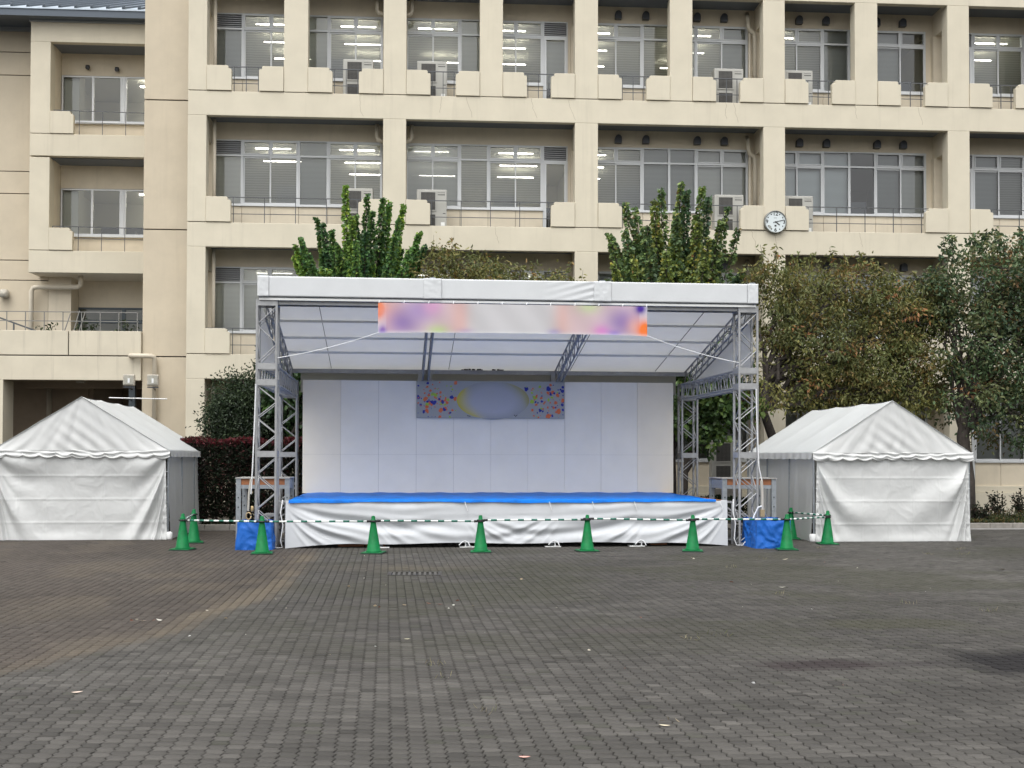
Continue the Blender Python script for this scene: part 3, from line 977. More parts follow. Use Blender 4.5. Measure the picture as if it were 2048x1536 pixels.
# eave and standing-seam roof
apart('eave', M['fascia_metal'], MB().box(-19.2, -13.46, AFY - 0.08, AFY + 0.4, 16.46, 16.60).box(-13.56, -8.0, AY - 0.06, AY + 0.4, 16.44, 16.53).box(-13.56, -8.0, AY - 0.11, AY + 0.4, 16.53, 16.60))
gt = apart('gutter', M['gutter'], MB().box(-19.3, -8.0, AY - 0.42, AY - 0.02, 16.50, 16.76))
apart('eave_soffit', M['gutter'], MB().box(-19.3, -8.0, AY - 0.02, AFY + 0.6, 16.601, 16.66))
rf = MB()
sl_ = 0.42
rf.add([(-19.4, AY - 0.45, 16.78), (-8.0, AY - 0.45, 16.78), (-8.0, 50, 16.78 + 10.15 * sl_), (-19.4, 50, 16.78 + 10.15 * sl_),
        (-19.4, AY - 0.45, 16.73), (-8.0, AY - 0.45, 16.73), (-8.0, 50, 16.73 + 10.15 * sl_), (-19.4, 50, 16.73 + 10.15 * sl_)], [(0, 1, 2, 3), (7, 6, 5, 4), (0, 4, 5, 1)])
ro = apart('roof', M['roof_metal'], rf)
for k in range(22):
    x = -19.2 + k * 0.52
    link('seam', MB().bar((x, AY - 0.46, 16.81), (x, 50, 16.81 + 10.15 * sl_), 0.05, 0.06).mesh('seam', M['gutter']), ro)
    link('snow_clip', MB().box(x - 0.05, x + 0.05, AY - 0.44, AY - 0.36, 16.78, 16.90).mesh('snow_clip', M['gutter']), ro)
# terrace in front, with the passage below it
TF = 36.4
apart('terrace_wall', M['terrace'], MB().box(-16.5, -11.02, TF, TF + 0.2, 4.88, 5.62), bevel=0.012)
apart('terrace_wall', M['terrace'], MB().box(-10.99, -8.845, TF, TF + 0.2, 4.88, 5.62), bevel=0.012)
apart('terrace_beam', M['terrace'], MB().box(-16.5, -8.845, TF, TF + 0.3, 4.12, 4.845), bevel=0.012)
apart('terrace_core', M['joint'], MB().box(-16.4, -8.85, TF + 0.04, TF + 0.28, 4.3, 5.5))
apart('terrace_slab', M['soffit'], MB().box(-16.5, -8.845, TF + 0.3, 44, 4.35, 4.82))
apart('pier', M['wall'], MB().box(-16.5, -12.92, TF, TF + 0.9, 0, 4.118), bevel=0.012)
M['passage'] = mat('passage_shade_tone', (0.32, 0.255, 0.19), 0.85, var=0.08)  # darker copy of the balcony wall colour, with the passage's deep shade painted in
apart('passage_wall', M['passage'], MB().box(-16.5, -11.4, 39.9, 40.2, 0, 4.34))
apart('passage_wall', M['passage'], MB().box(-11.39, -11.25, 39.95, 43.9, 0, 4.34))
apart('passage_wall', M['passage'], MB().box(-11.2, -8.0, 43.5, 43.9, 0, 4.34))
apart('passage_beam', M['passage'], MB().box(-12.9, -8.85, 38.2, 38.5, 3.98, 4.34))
apart('dark_post', M['dark_frame'], MB().box(-9.28, -9.10, TF + 0.32, TF + 0.5, 0, 4.34))
apart('ceiling_lamp', M['lamp_body'], MB().box(-10.95, -10.72, 37.0, 37.2, 4.08, 4.24))
apart('downpipe', M['pipe'], MB().tube([(-12.62, 39.75, 0), (-12.62, 39.75, 4.3)], 0.08, 12), smooth=True)
# upper terrace wall, window and pipe
apart('terrace_back_wall', M['recess'], MB().box(-12.42, -8.0, 42.2, 42.35, 7.05, 7.98))
apart('terrace_side_wall', M['recess'], MB().box(-13.195, -12.43, AFY + 0.01, 42.3, 4.83, 7.99))
tw = MB()
rect_frame(tw, -12.42, -8.1, 4.85, 7.05, 0.06, 42.18, 42.3)
tw.box(-12.36, -8.16, 42.19, 42.29, 6.50, 6.62).box(-10.92, -10.80, 42.19, 42.285, 4.9, 6.99)
two = apart('window', M['dark_frame'], tw)
for a, b in ((-12.38, -10.9), (-10.82, -8.12)):
    link('pane', MB().add([(a, 42.24, 4.9), (b, 42.24, 4.9), (b, 42.24, 7.0), (a, 42.24, 7.0)], [(0, 1, 2, 3)]).mesh('pane', M['glass_dark']), two)
rm = MB().box(-12.5, -8.0, 47, 47.1, 4.8, 7.6)
rm.add([(-12.5, 42.4, 7.4), (-8, 42.4, 7.4), (-8, 47, 7.4), (-12.5, 47, 7.4)], [(0, 1, 2, 3)])
rm.add([(-12.5, 42.4, 4.84), (-8, 42.4, 4.84), (-8, 47, 4.84), (-12.5, 47, 4.84)], [(3, 2, 1, 0)])
rm.add([(-12.5, 42.4, 4.8), (-12.5, 47, 4.8), (-12.5, 47, 7.6), (-12.5, 42.4, 7.6)], [(0, 1, 2, 3)])
apart('room', M['room'], rm)
apart('light_tube', M['tube'], MB().box(-9.9, -8.6, 44.2, 44.25, 7.2, 7.25))
apart('wall_plate', M['pipe'], MB().box(-10.0, -9.45, 42.16, 42.2, 7.2, 7.42))
apart('drainpipe', M['pipe'], MB().tube([(-12.0, 41.0, 8.0), (-12.0, 41.0, 7.75), (-12.02, 41.0, 7.66), (-12.1, 41.0, 7.6), (-13.45, 41.1, 7.6), (-13.62, 41.1, 7.57), (-13.68, 41.1, 7.45), (-13.68, 41.1, 4.85)], 0.085, 12), smooth=True)
apart('wall_lamp', M['lamp_body'], MB().lathe([(0.02, 0.28), (0.12, 0.26), (0.17, 0.16), (0.17, 0.0), (0.02, -0.01)], 16, (-14.62, 41.2, 7.25)), smooth=True)
r = MB()
y = TF + 0.1
for z in (6.20, 5.92):
    r.bar((-16.4, y, z), (-8.95, y, z), 0.024)
for k in range(14):
    x = -16.2 + k * 0.555
    r.bar((x, y, 5.6), (x, y, 6.2), 0.024)
apart('railing', M['rail_light'], r)
r = MB().bar((-15.2, 38.2, 6.75), (-11.9, 38.2, 5.55), 0.05).bar((-15.2, 38.2, 6.35), (-12.7, 38.2, 5.45), 0.035)
for k in range(5):
    x = -14.9 + k * 0.55
    r.bar((x, 38.2, 5.2), (x, 38.2, 6.64 - 0.2 * k), 0.04)
apart('stair_handrail', M['rail'], r)
apart('drainpipe', M['pipe'], MB().tube([(-9.12, 36.36, 4.86), (-9.12, 36.26, 4.86), (-9.05, 36.24, 4.86), (-8.52, 36.3, 4.86), (-8.44, 36.32, 4.83), (-8.42, 36.36, 4.75), (-8.42, 36.38, 0.0)], 0.075, 12), smooth=True)

# floodlights over the passage
def floodlight(x, lab):
    t = empty('floodlight', (x, 35.75, 3.9), R(6), label=lab, cat='floodlight', group='floodlights over the passage')
    MB().box(-0.17, 0.17, -0.06, 0.10, 0.02, 0.36).build('casing', M['lamp_body'], t, bevel=0.03)
    MB().box(-0.125, 0.125, -0.072, -0.061, 0.06, 0.32).build('lens', M['lamp_glass'], t)
    MB().box(-0.03, 0.03, -0.08, -0.073, 0.10, 0.24).build('lamp', M['white_paint'], t)
    MB().bar((-0.16, 0.02, -0.02), (0.16, 0.02, -0.02), 0.04).bar((0, 0.02, -0.02), (0, 0.64, -0.06), 0.04).build('bracket', M['vent'], t)


floodlight(-9.03, 'weathered square floodlight on the passage beam, left of the cream drainpipe')
floodlight(-8.33, 'weathered square floodlight in front of the cream drainpipe on the stair tower')
rod = empty('sign_arm', (-9.2, 36.0, 3.5), label='thin white rod reaching across the dark post of the passage', cat='rod')
MB().tube([(-0.42, -0.2, 0.06), (1.28, -0.2, 0.03)], 0.018, 8).build('rod', M['white_paint'], rod)
MB().bar((0.0, -0.2, 0.04), (0.0, 0.75, 0.04), 0.03).build('bracket', M['vent'], rod)

# air conditioners
ac = empty('air_conditioner', (0, 0, 0))
MB().box(0, 0.92, 0, 0.36, 0.06, 1.46).build('casing', M['ac'], ac, bevel=0.02)
MB().box(0.05, 0.12, 0.02, 0.34, 0, 0.06).box(0.80, 0.87, 0.02, 0.34, 0, 0.06).build('foot', M['vent'], ac)
for z in (0.12, 0.80):
    fr = MB()
    rect_frame(fr, 0.10, 0.60, z, z + 0.60, 0.03, -0.022, -0.002)
    fo = fr.build('fan_guard', M['ac'], ac)
    link('fan', MB().box(0.13, 0.57, -0.006, 0.0, z + 0.03, z + 0.57).mesh('fan', M['ac_fan']), fo)
    gs = MB()
    for k in range(11):
        gs.bar((0.15 + k * 0.04, -0.014, z + 0.03), (0.15 + k * 0.04, -0.014, z + 0.57), 0.010)
    for k in range(14):
        gs.bar((0.13, -0.012, z + 0.05 + k * 0.0385), (0.57, -0.012, z + 0.05 + k * 0.0385), 0.010)
    link('grille', gs.mesh('grille', M['ac_grille']), fo)
pr = MB()
for k in range(8):
    pr.box(0.645 + k * 0.028, 0.645 + k * 0.028 + 0.02, -0.004, -0.001, 1.285, 1.315)
for k in range(10):
    pr.box(0.64 + k * 0.022, 0.64 + k * 0.022 + 0.014, -0.004, -0.001, 1.36, 1.372)
pr.build('label_print', M['print'], ac)
MB().box(0.74, 0.86, -0.004, -0.001, 0.22, 0.46).build('sticker', M['white_paint'], ac)
MB().box(0.80, 0.88, -0.005, -0.001, 0.72, 0.74).build('handle', M['print'], ac)
ACS = [(-2.74, 2, 'grey twin-fan air conditioner on the middle balcony above the upright green tree'),
       (-0.49, 2, 'grey twin-fan air conditioner on the middle balcony, second of that floor from the left'),
       (8.74, 2, 'grey twin-fan air conditioner on the middle balcony to the left of the round clock'),
       (10.95, 2, 'grey twin-fan air conditioner on the middle balcony to the right of the round clock'),
       (-2.74, 3, 'grey twin-fan air conditioner on the top balcony, leftmost of that floor'),
       (-0.49, 3, 'grey twin-fan air conditioner on the top balcony, second of that floor from the left'),
       (8.74, 3, 'grey twin-fan air conditioner on the top balcony, third of that floor from the left'),
       (10.95, 3, 'grey twin-fan air conditioner on the top balcony, rightmost of that floor')]
for k, (x, li, lab) in enumerate(ACS):
    o = ac if k == 0 else copy_tree(ac)
    o.location = (x, YF + 0.36, LEV[li] - 0.28)
    tag(o, label=lab, cat='air conditioner', group='air conditioners on the balconies')
o = copy_tree(ac)
o.location = (8.36, 34.7, 0.87)
tag(o, label='brownish grey twin-fan air conditioner at ground level behind the right stage tower', cat='air conditioner', group='air conditioners on the balconies')
bx('plinth', 0.0, 0.92, 0.0, 0.36, -0.82, -0.002, M['kerb'], o)

# wall clock
ck = empty('wall_clock', (10.53, YF - 0.04, 9.07), label='round white wall clock with black numerals on the middle balcony front', cat='clock')
n = 48
rim = MB()
prof = [(0.355, 0.03), (0.355, -0.07), (0.34, -0.085), (0.322, -0.085), (0.318, -0.06)]
for (r_, y_) in prof:
    for k in range(n):
        t = 6.28318 * k / n
        rim.v.append((r_ * math.cos(t), y_, r_ * math.sin(t)))
for i in range(len(prof) - 1):
    for k in range(n):
        rim.f.append((i * n + k, (i + 1) * n + k, (i + 1) * n + (k + 1) % n, i * n + (k + 1) % n))
rim.build('rim', M['clock_rim'], ck, smooth=True)
d = MB()
d.v = [(0.325 * math.cos(6.28318 * k / n), -0.06, 0.325 * math.sin(6.28318 * k / n)) for k in range(n)]
d.f = [tuple(range(n))]
d.build('dial', M['clock_face'], ck)


def disc(mb, x, z, r_, y_, n=14):
    b = len(mb.v)
    mb.v.extend([(x + r_ * math.cos(6.28318 * k / n), y_, z + r_ * math.sin(6.28318 * k / n)) for k in range(n)])
    mb.f.append(tuple(b + k for k in range(n)))


dots = MB()
for h in range(12):
    if h % 3:
        t = R(90 - 30 * h)
        disc(dots, 0.262 * math.cos(t), 0.262 * math.sin(t), 0.019, -0.063)
dots.box(-0.03, 0.03, -0.064, -0.0605, -0.145, -0.095)
for k in range(5):
    dots.box(-0.045 + k * 0.02, -0.032 + k * 0.02, -0.063, -0.0605, 0.115, 0.128)
dots.build('marks', M['print'], ck)
st = MB()
disc(st, -0.175, -0.165, 0.045, -0.0615)
disc(st, -0.20, -0.13, 0.03, -0.0617)
disc(st, -0.13, -0.215, 0.03, -0.0619)
st.build('dirt_stain', mat('clock_dirt', (0.30, 0.31, 0.29), 0.8), ck)
for s_, x, z in (('12', 0.0, 0.245), ('3', 0.27, 0.0), ('6', 0.0, -0.25), ('9', -0.265, 0.0)):
    cu = bpy.data.curves.new('numeral', 'FONT')
    cu.body = s_
    cu.size = 0.165
    cu.align_x = 'CENTER'
    cu.align_y = 'CENTER'
    cu.extrude = 0.001
    cu.offset = 0.003
    cu.materials.append(M['print'])
    tmp = bpy.data.objects.new('numeral_curve', cu)
    me = bpy.data.meshes.new_from_object(tmp)
    bpy.data.objects.remove(tmp)
    o = link('numeral', me, ck)
    o.location = (x, -0.0625, z)
    o.rotation_euler = (R(90), 0, 0)


def hand(ang, l0, l1, w, y_):
    t = R(90 - ang)
    dx, dz = math.cos(t), math.sin(t)
    MB().bar((dx * -l0, y_, dz * -l0), (dx * l1, y_, dz * l1), w, 0.004, upv=(0, 1, 0)).build('hand', M['print'], ck)


hand(77, 0.075, 0.285, 0.018, -0.070)
hand(126, 0.02, 0.165, 0.034, -0.067)

# ------------------------------------------------------------------ stage
SO = (1.58, 23.65, 0.0)
SR = R(1.8)
HS = 0.93
sp = empty('stage_platform', SO, SR, label='low wide stage platform on steel legs under the canopy', cat='stage')
bx('deck', -4.42, 4.42, 0.02, 5.0, HS - 0.10, HS - 0.005, M['galv'], sp)
bx('floor_board', -4.40, 4.40, 0.03, 4.98, HS - 0.004, HS + 0.004, M['wood'], sp)
for yy in (0.15, 1.8, 3.4, 4.85):
    for k in range(6):
        x = -4.3 + k * 1.72
        lg = MB().bar((x, yy, 0.012), (x, yy, HS - 0.11), 0.06).build('leg', M['galv'], sp)
        if yy > 1 or 0 < k < 5:
            link('base_plate', MB().box(x - 0.16, x + 0.16, yy - 0.26, yy - 0.02, 0.0, 0.018).mesh('base_plate', M['white_paint']), lg)
for k, (x, w) in enumerate(((-3.45, 0.52), (2.95, 0.34), (-2.9, 0.4))):
    bx('timber_block', x, x + w, 0.32, 0.55, 0.0, 0.10, M['wood'], sp)


def swag(s):
    return s


def skirt_fn(u, v):
    """Front cloth of the stage: long catenary folds hanging between the ties."""
    x = -4.46 + 8.92 * u
    ends = abs(u - 0.5) * 2
    lift = 0.085 * (1 - max(0.0, (ends - 0.72) / 0.28) ** 1.2) + 0.012 * math.sin(u * 21)
    zt, zb = HS - 0.012, lift
    if u > 0.985 or u < 0.012:
        zt += 0.02
    z = zt + (zb - zt) * v
    seg = [0.0, 0.40, 0.60, 0.80, 1.0]
    d = 0.0
    for a, b, amp, fr, ph in ((0.0, 0.405, 0.055, 7.0, 0.3), (0.18, 0.62, 0.034, 7.5, 1.1), (0.39, 0.82, 0.034, 8.0, 2.1), (0.60, 1.0, 0.055, 7.0, 0.0)):
        t = (u - a) / (b - a)
        if 0 < t < 1:
            # lines run from the upper outer corner down to the middle
            if a == 0.0:
                s_ = v / (0.10 + 1.05 * (1 - math.exp(-2.4 * t)) + 0.001)
            elif b == 1.0:
                s_ = v / (0.10 + 1.05 * (1 - math.exp(-2.4 * (1 - t))) + 0.001)
            else:
                s_ = v / (0.14 + 2.6 * t * (1 - t) + 0.001)
            s_ = min(s_, 3.0)
            env = min(1.0, t * 5) * min(1.0, (1 - t) * 5)
            w = 0.35 * math.sin(3.1 * s_ + u * 17) + 0.2 * math.sin(u * 41 + 2 * s_)
            d += amp * env * (math.sin(fr * s_ + ph + w) + 0.45 * math.sin(2.3 * fr * s_ + ph * 2 + 2 * w)) * (min(1.0, 2.6 * v + 0.15) if (a == 0.0 or b == 1.0) else max(0.0, min(1.0, 2.6 * v - 0.75))) * min(1.0, 0.35 + 3 * (1 - v))
    return (x, -0.05 - 0.045 * v - 0.75 * d, z)


sk = empty('stage_skirt', SO, SR, label='white cloth skirt hanging in folds along the front of the stage', cat='cloth skirt')
MB().grid(skirt_fn, 300, 44).build('front_cloth', M['skirt'], sk, smooth=True)
for sx in (-1, 1):
    MB().grid(lambda u, v: (sx * (4.47 - 0.012 * math.sin(u * 30) * v), -0.04 + 0.5 * u, HS + (0.03 - HS) * v), 20, 8).build('side_cloth', M['skirt'], sk, smooth=True)
ties = MB()
for x in (-0.92, 0.78, 1.66, 2.52, 4.30):
    ties.tube([(x, -0.09, HS - 0.02), (x + 0.03, -0.11, HS - 0.12), (x + 0.05, -0.105, HS - 0.2)], 0.008, 6)
for x in (-0.92, 0.88, 2.65):
    ties.tube([(x - 0.12, -0.14, 0.05), (x - 0.06, -0.13, 0.11), (x, -0.11, 0.135), (x + 0.07, -0.13, 0.10), (x + 0.10, -0.15, 0.03)], 0.011, 6)
    ties.tube([(x, -0.11, 0.13), (x + 0.02, -0.10, 0.06), (x + 0.01, -0.12, 0.012)], 0.010, 6)
ties.build('tie_cord', M['rope'], sk)


def tarp_fn(u, v):
    x = -4.40 + 8.62 * u
    if v < 0.7:
        y = 4.9 - 4.95 * v / 0.7
        z = HS + 0.022 + 0.006 * math.sin(x * 5 + y * 3) + 0.005 * math.sin(x * 13 + y)
        return (x, y, z)
    t = (v - 0.7) / 0.3
    return (x, -0.075 - 0.012 * t - 0.007 * math.sin(x * 7 + 1) - 0.004 * math.sin(x * 23), HS + 0.02 - t * (0.050 + 0.012 * math.sin(x * 1.1 + 0.6) + 0.006 * math.sin(x * 5)))


tp = MB().grid(tarp_fn, 120, 20).build('stage_tarp', M['blue_tarp'], None, smooth=True, label='bright blue tarpaulin spread over the stage floor with its edge folded over the front', cat='tarpaulin')
tp.location = SO
tp.rotation_euler = (0, 0, SR)

# backdrop wall of panels
bd = empty('stage_backdrop', (SO[0] - 4.85 * math.sin(SR), SO[1] + 4.85 * math.cos(SR), HS), SR, label='white panel wall at the back of the stage', cat='backdrop wall')
PW = 0.903
for k in range(10):
    x = -4.515 + k * PW
    m = M['panel_warm'] if k in (0, 9) else M['panel_cool']
    bx('panel', x + 0.0018, x + PW - 0.0018, 0, 0.03, 0.01, 0.938, m, bd, bevel=0.002)
    bx('panel', x + 0.0018, x + PW - 0.0018, 0, 0.03, 0.9395, 2.715, m, bd, bevel=0.002)
bx('backing', -4.50, 4.50, 0.031, 0.06, 0.0, 2.70, M['joint'], bd)
for k in range(6):
    x = -4.4 + k * 1.76
    MB().bar((x, 0.09, 0), (x, 0.09, 2.68), 0.05).bar((x, 0.09, 2.0), (x, 1.0, 0.0), 0.05).build('brace', M['wood'], bd)

# paint-splash sign on the backdrop
sg = empty('splash_sign', (bd.location[0], bd.location[1] - 0.03, 2.75), SR, label='grey sign with orange, blue and lime paint splashes hung on the backdrop', cat='sign')
bx('board', -1.80, 1.80, -0.014, 0.0, 0.0, 0.90, M['sign_grey'], sg)
vv_, ff_, cc_ = [], [], []


def splat(x, z, r_, col, y_):
    n_ = 9
    st_ = rnd.uniform(0.75, 1.5)
    an = rnd.uniform(0, 3.14)
    b = len(vv_)
    for k in range(n_):
        t = 6.28318 * k / n_
        rr = r_ * rnd.uniform(0.72, 1.2)
        a, c = rr * math.cos(t) * st_, rr * math.sin(t)
        vv_.append((min(1.79, max(-1.79, x + a * math.cos(an) - c * math.sin(an))), y_, min(0.895, max(0.005, z + a * math.sin(an) + c * math.cos(an)))))
        cc_.append(col)
    ff_.append(tuple(range(b, b + n_)))


OR, BL, LI, YE = (0.72, 0.16, 0.06), (0.02, 0.03, 0.32), (0.36, 0.55, 0.06), (0.58, 0.50, 0.04)
yy = -0.0145
for sd_ in (-1, 1):
    for k in range(105):
        col = rnd.choice([OR, OR, OR, BL, BL, LI])
        cx = {OR: 1.32, BL: 1.42, LI: 1.15}[col]
        r_ = min(0.055, abs(rnd.gauss(0, 0.021)) + 0.006)
        x = sd_ * min(1.76, max(0.86, rnd.gauss(cx, 0.25)))
        z = min(0.86, max(0.03, rnd.gauss(0.42 - 0.0, 0.23)))
        yy -= 0.00002
        splat(x, z, r_, col, yy)
me = bpy.data.meshes.new('splash_print')
me.from_pydata(vv_, [], ff_)
at = me.attributes.new('tone', 'FLOAT_COLOR', 'POINT')
at.data.foreach_set('color', np.array([c4(c) for c in cc_], np.float32).ravel())
me.materials.append(M['print_tone'])
link('splash_print', me, sg, kind='stuff')


def tone_grid(name, fn, nu, nv, cfn, m, parent):
    v, c = [], []
    for j in range(nv + 1):
        for i in range(nu + 1):
            u, w = i / nu, j / nv
            v.append(fn(u, w))
            c.append(c4(cfn(u, w)))
    f = [(j * (nu + 1) + i, j * (nu + 1) + i + 1, (j + 1) * (nu + 1) + i + 1, (j + 1) * (nu + 1) + i) for j in range(nv) for i in range(nu)]
    me = bpy.data.meshes.new(name)
    me.from_pydata(v, [], f)
    at = me.attributes.new('tone', 'FLOAT_COLOR', 'POINT')
    at.data.foreach_set('color', np.array(c, np.float32).ravel())
    me.materials.append(m)
    me.polygons.foreach_set('use_smooth', [True] * len(f))
    return link(name, me, parent)


def lerp(a, b, t):
    t = max(0.0, min(1.0, t))
    return tuple(x + (y - x) * t for x, y in zip(a, b))


def oval_col(u, w):
    x, z = u * 2 - 1, w * 2 - 1
    r_ = math.hypot(x * 1.0, z * 0.92)
    c = lerp((0.46, 0.475, 0.56), (0.38, 0.40, 0.46), (z + 1) / 2)
    edge = max(0.0, min(1.0, (r_ - 0.55) / 0.45)) ** 1.3
    left = max(0.0, min(1.0, (-x * 1.15 - z * 0.3 - 0.42) * 2.6))
    right = max(0.0, min(1.0, (x * 1.0 + z * 0.45 - 0.5) * 2.4))
    c = lerp(c, (0.55, 0.47, 0.035), edge * left)
    c = lerp(c, (0.34, 0.32, 0.12), edge * right)
    c = lerp(c, (0.30, 0.315, 0.34), edge * (1 - left) * (1 - right))
    return c


def oval_fn(u, w):
    x, z = u * 2 - 1, w * 2 - 1
    # square to disc
    a, b = x * math.sqrt(1 - z * z / 2), z * math.sqrt(1 - x * x / 2)
    return (0.05 + a * 0.88, -0.019, 0.435 + b * 0.46)


def oval_tone(u, w):
    x, z = u * 2 - 1, w * 2 - 1
    a, b = x * math.sqrt(1 - z * z / 2), z * math.sqrt(1 - x * x / 2)
    return oval_col((a + 1) / 2, (b + 1) / 2)


tone_grid('oval_print', oval_fn, 40, 28, oval_tone, M['print_tone'], sg)
MB().bar((0.56, -0.021, 0.09), (0.60, -0.021, 0.045), 0.014, 0.002, upv=(0, 1, 0)).bar((0.60, -0.022, 0.045), (0.64, -0.022, 0.09), 0.014, 0.002, upv=(0, 1, 0)).bar((-0.58, -0.021, 0.06), (-0.50, -0.021, 0.045), 0.016, 0.002, upv=(0, 1, 0)).build('tick_mark', M['print'], sg)

# roof structure
RF = empty('stage_roof', (SO[0] + 0.04, SO[1], 0), SR, label='aluminium truss stage roof with white canopy and fascia on four lattice towers', cat='stage canopy')
TW = 0.38
XT = 4.89
unit = MB().bar((0, 0, 0), (0, 0, 1), 1.0, n=6).mesh('brace', M['truss'])


def brace(parent, p, q, w=0.023):
    p, q = Vector(p), Vector(q)
    o = link('brace', unit, parent)
    d = q - p
    o.matrix_local = Matrix.Translation(p) @ d.to_track_quat('Z', 'Y').to_matrix().to_4x4() @ Matrix.Diagonal((w, w, d.length, 1))
    return o


def box_truss(name, p0, p1, wx, wz, bay, parent, ch=0.05, plates=(), faces=(0, 1, 2, 3), upv=(0, 0, 1), flip=0):
    """Four-chord lattice from p0 to p1 (wx sideways, wz along upv)."""
    p0, p1 = Vector(p0), Vector(p1)
    d = (p1 - p0)
    ln = d.length
    d.normalize()
    u = Vector(upv)
    a = d.cross(u).normalized()
    b = a.cross(d).normalized()
    cs = [a * (sx * wx / 2) + b * (sz * wz / 2) for sx, sz in ((-1, -1), (1, -1), (1, 1), (-1, 1))]
    mb = MB()
    for c in cs:
        mb.bar(p0 + c, p1 + c, ch, n=8)
    for t0, t1 in plates:
        for i in range(4):
            c, e = cs[i], cs[(i + 1) % 4]
            nn = (c + e).normalized() * 0.012
            q0, q1 = p0 + d * t0, p0 + d * t1
            o0, o1 = c * 1.06, e * 1.06
            mb.add([q0 + o0 + nn, q0 + o1 + nn, q1 + o1 + nn, q1 + o0 + nn, q0 + o0 - nn, q0 + o1 - nn, q1 + o1 - nn, q1 + o0 - nn],
                   [(0, 1, 2, 3), (7, 6, 5, 4), (0, 4, 5, 1), (1, 5, 6, 2), (2, 6, 7, 3), (3, 7, 4, 0)])
    o = mb.build(name, M['truss'], parent, smooth=False)
    brk = [0.0]
    for t0, t1 in plates:
        brk += [t0, t1]
    brk.append(ln)
    for a0, a1 in zip(brk[::2], brk[1::2]):
        if a1 - a0 < 0.25:
            continue
        n = max(2, int(round((a1 - a0) / bay)))
        for fi in faces:
            c, e = cs[fi], cs[(fi + 1) % 4]
            for k in range(n):
                s0, s1 = (c, e) if (k + flip + (fi > 1)) % 2 else (e, c)
                q0, q1 = p0 + d * (a0 + (a1 - a0) * k / n + 0.02), p0 + d * (a0 + (a1 - a0) * (k + 1) / n - 0.02)
                brace(o, q0 + s0 * 0.94, q1 + s1 * 0.94)
    return o


yf, yr = 0.2, 5.05
for sx in (-1, 1):
    for yy in (yf, yr):
        zt = 4.93 if yy == yf else 3.64
        pl = ((0.0, 0.06), (1.80, 1.92), (3.22, 3.34), (3.54, 3.66), (4.80, 4.92)) if yy == yf else ((0.0, 0.06), (1.80, 1.92), (3.22, 3.34), (3.54, 3.64))
        box_truss('truss_tower', (sx * XT, yy, 0.0), (sx * XT, yy, zt), TW, TW, 0.36, RF, 0.055, pl, upv=(0, 1, 0))
    # side beam joining front and rear tower
    box_truss('side_beam', (sx * XT, yf + TW / 2, 3.44), (sx * XT, yr - TW / 2, 3.44), 0.36, 0.36, 0.24, RF, 0.045)
for k in range(4):
    x = -XT + k * 2 * XT / 3
    box_truss('rafter', (x, yf + 0.1, 4.76), (x, yr + 0.15, 3.74), 0.13, 0.32, 0.30, RF, 0.04, faces=(1, 3))
    if 0 < k < 3:
        bk = MB().box(x - 0.17, x - 0.06, yr - 0.02, yr + 0.16, 3.56, 3.92).box(x + 0.06, x + 0.17, yr - 0.02, yr + 0.16, 3.56, 3.92)
        bk.build('rafter_bracket', M['truss'], RF)
for t in (0.0, 0.25, 0.48, 0.70, 1.0):
    y, z = yf + 0.02 + t * (yr + 0.1 - yf), 4.96 - 1.02 * t
    MB().box(-XT - 0.05, XT + 0.05, y - 0.025, y + 0.025, z - 0.065, z - 0.015).build('purlin', M['white_paint'], RF)


def canopy_fn(u, v):
    x = -5.02 + 10.04 * u
    y = 0.05 + 5.4 * v
    sag = 0.012 * math.sin(v * math.pi * 4) + 0.004 * math.sin(u * 60)
    return (x, y, 4.985 - 1.05 * v + sag)


MB().grid(canopy_fn, 60, 24).build('canopy_sheet', M['canopy'], RF, smooth=True, solid=0.004)
for xs in (-3.9, -1.05, 1.95, 4.1):
    MB().bar((xs, 0.3, 4.91), (xs, 5.2, 3.96), 0.012).build('canopy_seam', M['rail'], RF)
# fascia box, corner pieces and joint covers


def fascia_fn(x0, x1, dent):
    def fn(u, v):
        x = x0 + (x1 - x0) * u
        y = -0.075
        for (xc, sgn) in dent:
            t = (x - xc) * sgn
            if 0 < t < 1.1:
                s_ = (1 - v) * 1.2 + t * 0.7
                y -= 0.012 * math.exp(-t * 1.9) * math.sin(s_ * 15 + 2 * t) * min(1, t * 8)
        y -= 0.0012 * math.sin(u * 23 + v * 3)
        return (x, y, 5.375 - 0.40 * v)
    return fn


FX = 5.06
parts_f = [(-FX + 0.2, -1.75, []), (-1.75, 1.90, [(1.75, -1)]), (1.90, FX - 0.2, [])]
for x0, x1, dn in parts_f:
    MB().grid(fascia_fn(x0, x1, dn), 90, 14).build('fascia_cloth', M['fascia'], RF, smooth=True, solid=0.004)
for xc, w in ((-FX + 0.1, 0.22), (FX - 0.1, 0.22), (-1.62, 0.36), (1.83, 0.36)):
    MB().grid(lambda u, v: (xc - w / 2 + w * u, -0.094 - 0.006 * noise.noise((u * 3 + xc, v * 5, xc * 3)) - 0.004 * noise.noise((u * 7 + xc, v * 9, xc)), 5.38 - 0.41 * v), 16, 16).build('joint_cover', M['fascia'], RF, smooth=True, solid=0.004)
    MB().box(xc - 0.06, xc + 0.06, -0.05, 0.02, 5.385, 5.41).build('clamp', M['galv'], RF)
bx('fascia_top', -FX, FX, -0.06, 0.30, 5.36, 5.378, M['fascia'], RF)
bx('fascia_end', -FX, -FX + 0.02, -0.06, 0.32, 4.97, 5.36, M['fascia'], RF)
bx('fascia_end', FX - 0.02, FX, -0.06, 0.32, 4.97, 5.36, M['fascia'], RF)
bx('fascia_back', -FX + 0.03, FX - 0.03, 0.28, 0.295, 4.985, 5.355, M['canopy'], RF)
bx('front_rail', -FX + 0.02, FX - 0.02, -0.05, -0.005, 4.905, 4.95, M['white_paint'], RF)
